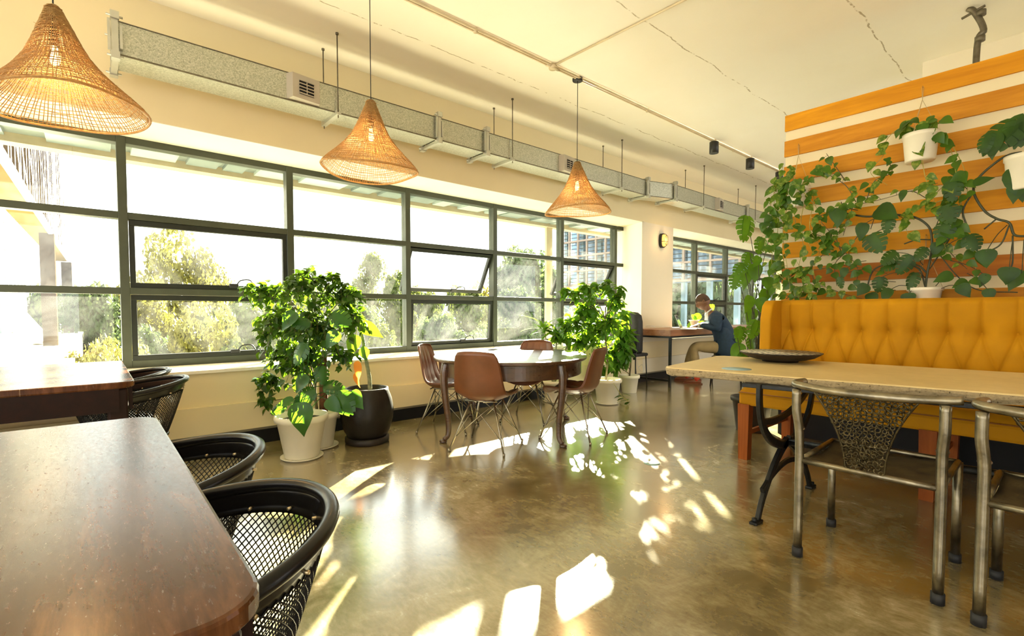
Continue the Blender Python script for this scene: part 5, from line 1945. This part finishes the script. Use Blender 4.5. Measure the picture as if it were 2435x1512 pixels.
skin_obj('body', body, M['skin'], mn)
# head
hc = Vector((.375, 0, 1.352))
k = MB()


def head_r(th, ph):
    """th around (0 = face forward), ph elevation"""
    x = math.cos(ph) * math.cos(th); y = math.cos(ph) * math.sin(th); z = math.sin(ph)
    rx, ry, rz = .112, .082, .135
    p = Vector((x * rx, y * ry, z * rz))
    face = max(0, math.cos(th)) * max(0, math.cos(ph))
    # jaw narrows, chin forward
    if z < -.2:
        f = (-.2 - z) / .8
        p.y *= 1 - .35 * f
        if x < 0: p.x *= 1 - .45 * f
        else: p.x += .012 * f
    # nose, brow, lips, eye sockets
    ay = abs(y)
    p.x += .024 * math.exp(-(y / .16) ** 2) * math.exp(-((z + .18) / .16) ** 2) * (x > 0)
    p.x += .008 * math.exp(-((z - .16) / .10) ** 2) * face
    p.x += .010 * math.exp(-(y / .28) ** 2) * math.exp(-((z + .46) / .09) ** 2) * (x > 0)
    p.x -= .010 * math.exp(-((ay - .36) / .16) ** 2) * math.exp(-((z - .02) / .10) ** 2) * (x > 0)
    return p


tilt = Matrix.Translation(hc) @ Matrix.Rotation(R(26), 4, 'Y')
N = 36
rings = []
for i in range(25):
    ph = -PI / 2 + PI * (i + .02) / 24.04
    rings.append([head_r(2 * PI * j / N, ph) for j in range(N)])
k.rings(rings, False, True, True, tilt)
k.tube([tuple(tilt @ Vector((-.02, 0, -.05))), (.315, 0, 1.25), (.28, 0, 1.19)], [.052, .054, .058], 14)
hd = k.build('head', M['skin'], mn)
for sd in (1, -1):
    e = MB()
    e.tube([tuple(tilt @ Vector(p)) for p in ((-.005, sd * .080, -.03), (-.012, sd * .090, .012), (-.022, sd * .092, .022), (-.030, sd * .088, .005), (-.020, sd * .082, -.03))], [.008, .008, .008, .008, .006], 8)
    e.build('ear', M['skin'], hd)
for sd in (1, -1):
    c_ = tilt @ Vector((.093, sd * .034, .006))
    MB().lathe([(.001, -.012), (.009, -.008), (.012, 0), (.009, .008), (.001, .012)], 10, tuple(c_)).build('eye', M['black'], hd)
    MB().tube([tuple(tilt @ Vector(q)) for q in ((.098, sd * .018, .030), (.100, sd * .036, .036), (.088, sd * .056, .028))], .0045, 6).build('eyebrow', M['black'], hd)
k = MB()
rings = []
for i in range(13):
    ph = -.10 + (PI / 2 + .10) * i / 12.2
    rg = []
    for j in range(N):
        th = 2 * PI * j / N
        p2 = max(ph, .40 * max(0, math.cos(th)) ** .8 if math.cos(th) > 0 else ph)
        rg.append(head_r(th, max(ph, p2)) * 1.02)
    rings.append(rg)
k.rings(rings, False, True, True, tilt)
k.build('hair', M['hair'], hd)
jk = [[(-.02, 0, .58, .17), (.0, 0, .72, .175), (.07, 0, .88, .175), (.13, 0, 1.0, .165), (.185, 0, 1.11, .13), (.235, 0, 1.165, .085)],
      [(.185, 0, 1.11, .13), (.17, .20, 1.10, .082), (.115, .29, .90, .070), (.32, .19, .965, .054), (.40, .155, .965, .046)],
      [(.185, 0, 1.11, .13), (.19, -.20, 1.10, .082), (.165, -.28, .92, .070), (.36, -.185, .97, .054), (.43, -.14, .97, .046)],
      [(-.02, 0, .58, .17), (-.02, 0, .52, .205), (-.03, 0, .44, .20), (-.04, 0, .38, .17)]]
skin_obj('blazer', jk, M['navy'], mn)
k = MB()
k.rings([[(c_ + a_ * math.cos(2 * PI * j / 32), b_ * math.sin(2 * PI * j / 32), z_ + .02 * math.cos(2 * PI * j / 32)) for j in range(32)] for c_, a_, b_, z_ in
         ((.00, .185, .235, .49), (.0, .20, .25, .50), (.0, .20, .25, .60), (.015, .185, .225, .72), (.05, .175, .20, .84), (.09, .15, .17, .94), (.10, .08, .10, .97))], False, True, True)
k.build('blazer_skirt', M['navy'], mn)
k = MB()
k.tube(smooth_path([(.305, -.05, 1.175), (.255, -.058, 1.215), (.232, 0, 1.232), (.255, .058, 1.215), (.305, .05, 1.175), (.33, .0, 1.14)], 5, True), .013, 8, closed=True)
k.tube([(.29, 0, 1.17), (.29, 0, 1.05)], [.055, .06], 10)
k.build('shirt_collar', M['shirt'], mn)
for hx, hy in ((.415, .145), (.445, -.125)):
    MB().tube([(hx - .015, hy, .962), (hx + .018, hy - .008, .958)], .036, 12).build('shirt_cuff', M['shirt'], mn)
tr = [[(.0, 0, .60, .14), (.06, .10, .61, .115), (.50, .14, .61, .085), (.46, .14, .32, .072), (.44, .14, .13, .066)],
      [(.0, 0, .60, .14), (.06, -.10, .61, .115), (.52, -.12, .61, .085), (.60, -.12, .34, .072), (.62, -.12, .13, .066)]]
skin_obj('trousers', tr, M['khaki'], mn)
for x, y in ((.44, .14), (.62, -.12)):
    k = MB().tube([(x, y, .05), (x, y, .14)], .045, 12); k.build('sock', M['sock'], mn)
    k = MB()
    k.tube([(x - .07, y, .045), (x - .02, y, .05), (x + .06, y, .042), (x + .15, y, .032), (x + .20, y, .026)], [.036, .045, .042, .038, .020], 12)
    k.bbox(x - .09, x + .21, y - .040, y + .040, 0, .016, .006)
    k.build('shoe', M['shoe'], mn)
# chair under him
st = empty('office_chair', PB, FA, 'black seat with thin black legs under the man at the desk', 'chair')
MB().bbox(-.22, .24, -.22, .22, .40, .452, .02).build('seat', M['fabricbag'], st)
for x in (-.19, .20):
    for y in (-.19, .19):
        MB().tube([(x, y, .41), (x * 1.15, y * 1.15, 0)], .011, 8).build('leg', M['black'], st)
MB().tube([(-.2, -.19, .2), (-.2, .19, .2)], .008, 6).build('stretcher', M['black'], st)

# laptop, papers, cable
lp = at(1632, 783, 'z', DZ)


def laptop(loc, rz, scr, lab, ang=112):
    t = empty('laptop', loc, rz, lab, 'laptop')
    MB().bbox(-.12, .12, -.165, .165, 0, .014, .004).build('base', M['silver'], t)
    MB().box(-.04, .10, -.14, .14, .0142, .0150).build('keyboard', M['black'], t)
    a = R(ang)
    s = MB().bbox(0, .235, -.165, .165, 0, .008, .003).build('lid', M['silver'], t)
    s.location = (-.12, 0, .014)
    s.rotation_euler = (0, -(a), 0)
    MB().box(.01, .225, -.155, .155, -.0012, -.0004).build('screen', scr, s)
    return t


laptop(Vector((lp.x + .01, lp.y + .08, DZ)), FA + PI, M['screen'], 'open laptop with dark red screen in front of the man')
nbk = at(1672, 786, 'z', DZ)
k = MB().bbox(-.10, .10, -.14, .14, 0, .006, .002)
o = k.build('notebook', M['shirt'], None, Vector((-4.24, 7.60, DZ))); o.rotation_euler = (0, 0, FA)
tag(o, 'white notebook under the man\'s hand on the desk', 'notebook')
k = MB()
q = at(1545, 778, 'z', DZ + .02)
pts = [(-.28, -.10, .004), (-.15, -.05, .03), (-.05, 0, .05), (0, .02, .03), (.06, -.01, .02), (.02, -.03, .05), (-.03, .0, .03), (.08, .05, .04), (.25, .10, .03), (.38, .05, .004)]
k.tube(smooth_path(pts, 6), .0035, 6)
tag(k.build('charging_cable', M['cable'], None, Vector((q.x + .02, q.y + .05, DZ))), 'tangled white charging cable lying on the end of the desk', 'cable')
k = MB().tube(smooth_path([(0, 0, .90), (.01, -.05, .70), (.0, -.02, .45), (.03, .02, .25), (.10, .05, .22), (.05, .08, .32), (0, .04, .28)], 6), .0035, 6)
tag(k.build('hanging_cable', M['cable'], None, Vector((-4.70, 6.76, 0))), 'white cable hanging down beside the desk leg', 'cable')
# backpack on a chair left of the desk
bx = at(1507, 790, 'y', 6.62)
ch = empty('side_chair', (bx.x, 6.60, 0), 0, 'black chair at the near end of the desk carrying a backpack', 'chair')
MB().bbox(-.18, .18, -.17, .17, .48, .53, .02).build('seat', M['fabricbag'], ch)
for x in (-.15, .15):
    for y in (-.14, .14):
        MB().tube([(x, y, .49), (x * 1.1, y * 1.1, 0)], .010, 8).build('leg', M['black'], ch)
bk = empty('backpack', (bx.x, 6.60, .53), 0, 'black rounded backpack standing against the pier by the desk', 'bag')
k = MB()
k.rings([[(sx * .155 * w * math.copysign(abs(math.cos(a)) ** .6, math.cos(a)), .10 * w * math.copysign(abs(math.sin(a)) ** .7, math.sin(a)), z) for a in [2 * PI * i / 32 for i in range(32)]] for sx, w, z in ((1, .9, 0), (1, 1, .04), (1, 1.02, .30), (1, .98, .50), (1, .85, .60), (1, .5, .645), (1, .05, .655))], False, True, True)
k.build('bag_body', M['fabricbag'], bk)
MB().bbox(-.11, .11, -.135, -.09, .05, .32, .02).build('front_pocket', M['fabricbag'], bk)
MB().tube(smooth_path([(.12, -.10, .40), (.17, -.12, .15), (.15, -.14, -.10), (.16, -.13, -.32)], 5), .010, 6, flat=.4).build('strap', M['black'], bk)

# monstera on the desk behind the laptop
B8 = Vector((-4.58, 8.35, DZ))
dp = empty('desk_plant', B8, 0, 'bright green split leafed plant on the desk between laptop and man', 'plant')
k = MB(); pot_lathe(k, .06, .085, .13, .02, 24, .005); k.build('pot', M['potwhite'], dp)
MB().lathe([(0, .08), (.07, .08), (.07, .10), (0, .10)], 16).build('soil', M['soil'], dp)
lm = MB(); sm_ = MB(); rr = random.Random(2)
for (px, py, L, dx, dz, kd) in [(1665, 745, .16, -.8, -.4, 'm'), (1650, 765, .15, -.9, -.6, 'm'), (1680, 735, .17, .3, .3, 'm'), (1690, 760, .15, .5, -.5, 'm'), (1675, 770, .14, -.3, -.8, 'h'), (1655, 755, .12, -.5, .5, 'h'), (1668, 760, .14, .2, -1, 'm')]:
    bb = Vector((B8.x, B8.y, 0))
    d0 = bb.x * _f.x + bb.y * _f.y
    s_ = FPX / d0
    P = RV * ((px - CX) / s_) + FV * d0 + Vector((0, 0, EYE - (py - 736) / s_)) - B8
    monstera(lm, P, RV * dx + Vector((0, 0, dz)) - FV * .2, -FV + Vector((0, 0, .5)), L, .4, .9)
    sm_.tube(smooth_path([(0, 0, .09), tuple(P * .5 + Vector((0, 0, .06))), tuple(P)], 4), .003, 5)
lm.build('leaves', M['ficus2'], dp); sm_.build('stalks', M['vine'], dp)

# far desk with second laptop, teal armchair and a second sitter mostly hidden by the sofa
fd = empty('far_desk', (-4.30, 11.6, 0), 0, 'farther desk by the second window, mostly hidden behind plants', 'desk')
MB().bbox(-.4, .4, -.5, 1.6, .84, .90, .004).build('desktop', M['deskwood'], fd)
for x in (-.37, .37):
    for y in (-.46, 1.55):
        MB().box(x - .018, x + .018, y - .018, y + .018, 0, .85).build('leg', M['iron'], fd)
laptop(Vector((-4.15, 11.6, .90)), PI, M['screen'], 'second open laptop on the farther desk behind the man', 112)
tc = empty('teal_armchair', (-2.9, 8.2, 0), R(200), 'dark teal armchair half hidden behind the bright monstera', 'chair')
MB().bbox(-.32, .32, -.30, .28, .30, .52, .06).build('seat', M['teal'], tc)
k = MB()
k.grid(lambda u, v: (.36 * math.sin((u - .5) * 2.6), -.26 - .12 * math.cos((u - .5) * 2.6), .30 + .70 * v * (1 - .35 * abs(u - .5) ** 2)), 20, 12, True, .07)
k.build('backrest', M['teal'], tc)
for x in (-.25, .25):
    for y in (-.22, .22):
        MB().tube([(x, y, .31), (x * 1.1, y * 1.1, 0)], .013, 8).build('leg', M['iron'], tc)
p2 = empty('person', (-3.05, 10.2, 0), R(190), 'seated person in a pale pink shirt, only head and arm showing behind plants', 'person')
skin_obj('body', [[(0, 0, .60, .13), (.0, 0, .8, .12), (.03, 0, 1.0, .12), (.05, 0, 1.14, .08), (.07, 0, 1.22, .05), (.085, 0, 1.27, .05)],
                  [(.05, 0, 1.14, .08), (.05, .17, 1.1, .05), (.10, .21, .86, .04), (.34, .14, .93, .032)], [(.05, 0, 1.14, .08), (.05, -.17, 1.1, .05), (.10, -.21, .86, .04), (.34, -.14, .93, .032)],
                  [(0, 0, .60, .13), (.08, .1, .58, .08), (.5, .12, .58, .06), (.48, .12, .1, .045), (.58, .12, .05, .03)], [(0, 0, .60, .13), (.08, -.1, .58, .08), (.5, -.12, .58, .06), (.48, -.12, .1, .045), (.58, -.12, .05, .03)]], M['skin'], p2)
T2 = Matrix.Translation((.11, 0, 1.36)) @ Matrix.Rotation(R(12), 4, 'Y')
k = MB(); k.rings([[head_r(2 * PI * j / N, -PI / 2 + PI * (i + .02) / 24.04) for j in range(N)] for i in range(25)], False, True, True, T2)
h2 = k.build('head', M['skin'], p2)
k = MB(); k.rings([[head_r(2 * PI * j / N, max(-.1 + (PI / 2 + .1) * i / 12.2, .5 if math.cos(2 * PI * j / N) > .3 else -1)) * 1.03 for j in range(N)] for i in range(13)], False, True, True, T2)
k.build('hair', M['hair'], h2)
M['pink'] = simple('pale_pink_cotton', (.68, .50, .56), .8)
skin_obj('shirt', [[(0, 0, .56, .15), (.0, 0, .8, .145), (.03, 0, 1.0, .14), (.05, 0, 1.14, .09), (.06, 0, 1.2, .06)], [(.05, 0, 1.14, .09), (.05, .19, 1.1, .066), (.10, .235, .86, .055), (.30, .155, .93, .045)],
                   [(.05, 0, 1.14, .09), (.05, -.19, 1.1, .066), (.10, -.235, .86, .055), (.30, -.155, .93, .045)]], M['pink'], p2)
skin_obj('trousers', [[(0, 0, .58, .14), (.08, .1, .585, .11), (.5, .12, .585, .08), (.48, .12, .12, .065)], [(0, 0, .58, .14), (.08, -.1, .585, .11), (.5, -.12, .585, .08), (.48, -.12, .12, .065)]], M['black'], p2)
st2 = empty('office_chair', (-3.05, 10.2, 0), R(190), 'black seat under the second sitter in the pink shirt', 'chair')
MB().bbox(-.22, .24, -.22, .22, .38, .44, .02).build('seat', M['fabricbag'], st2)
for x in (-.19, .20):
    for y in (-.19, .19):
        MB().tube([(x, y, .40), (x * 1.15, y * 1.15, 0)], .011, 8).build('leg', M['black'], st2)
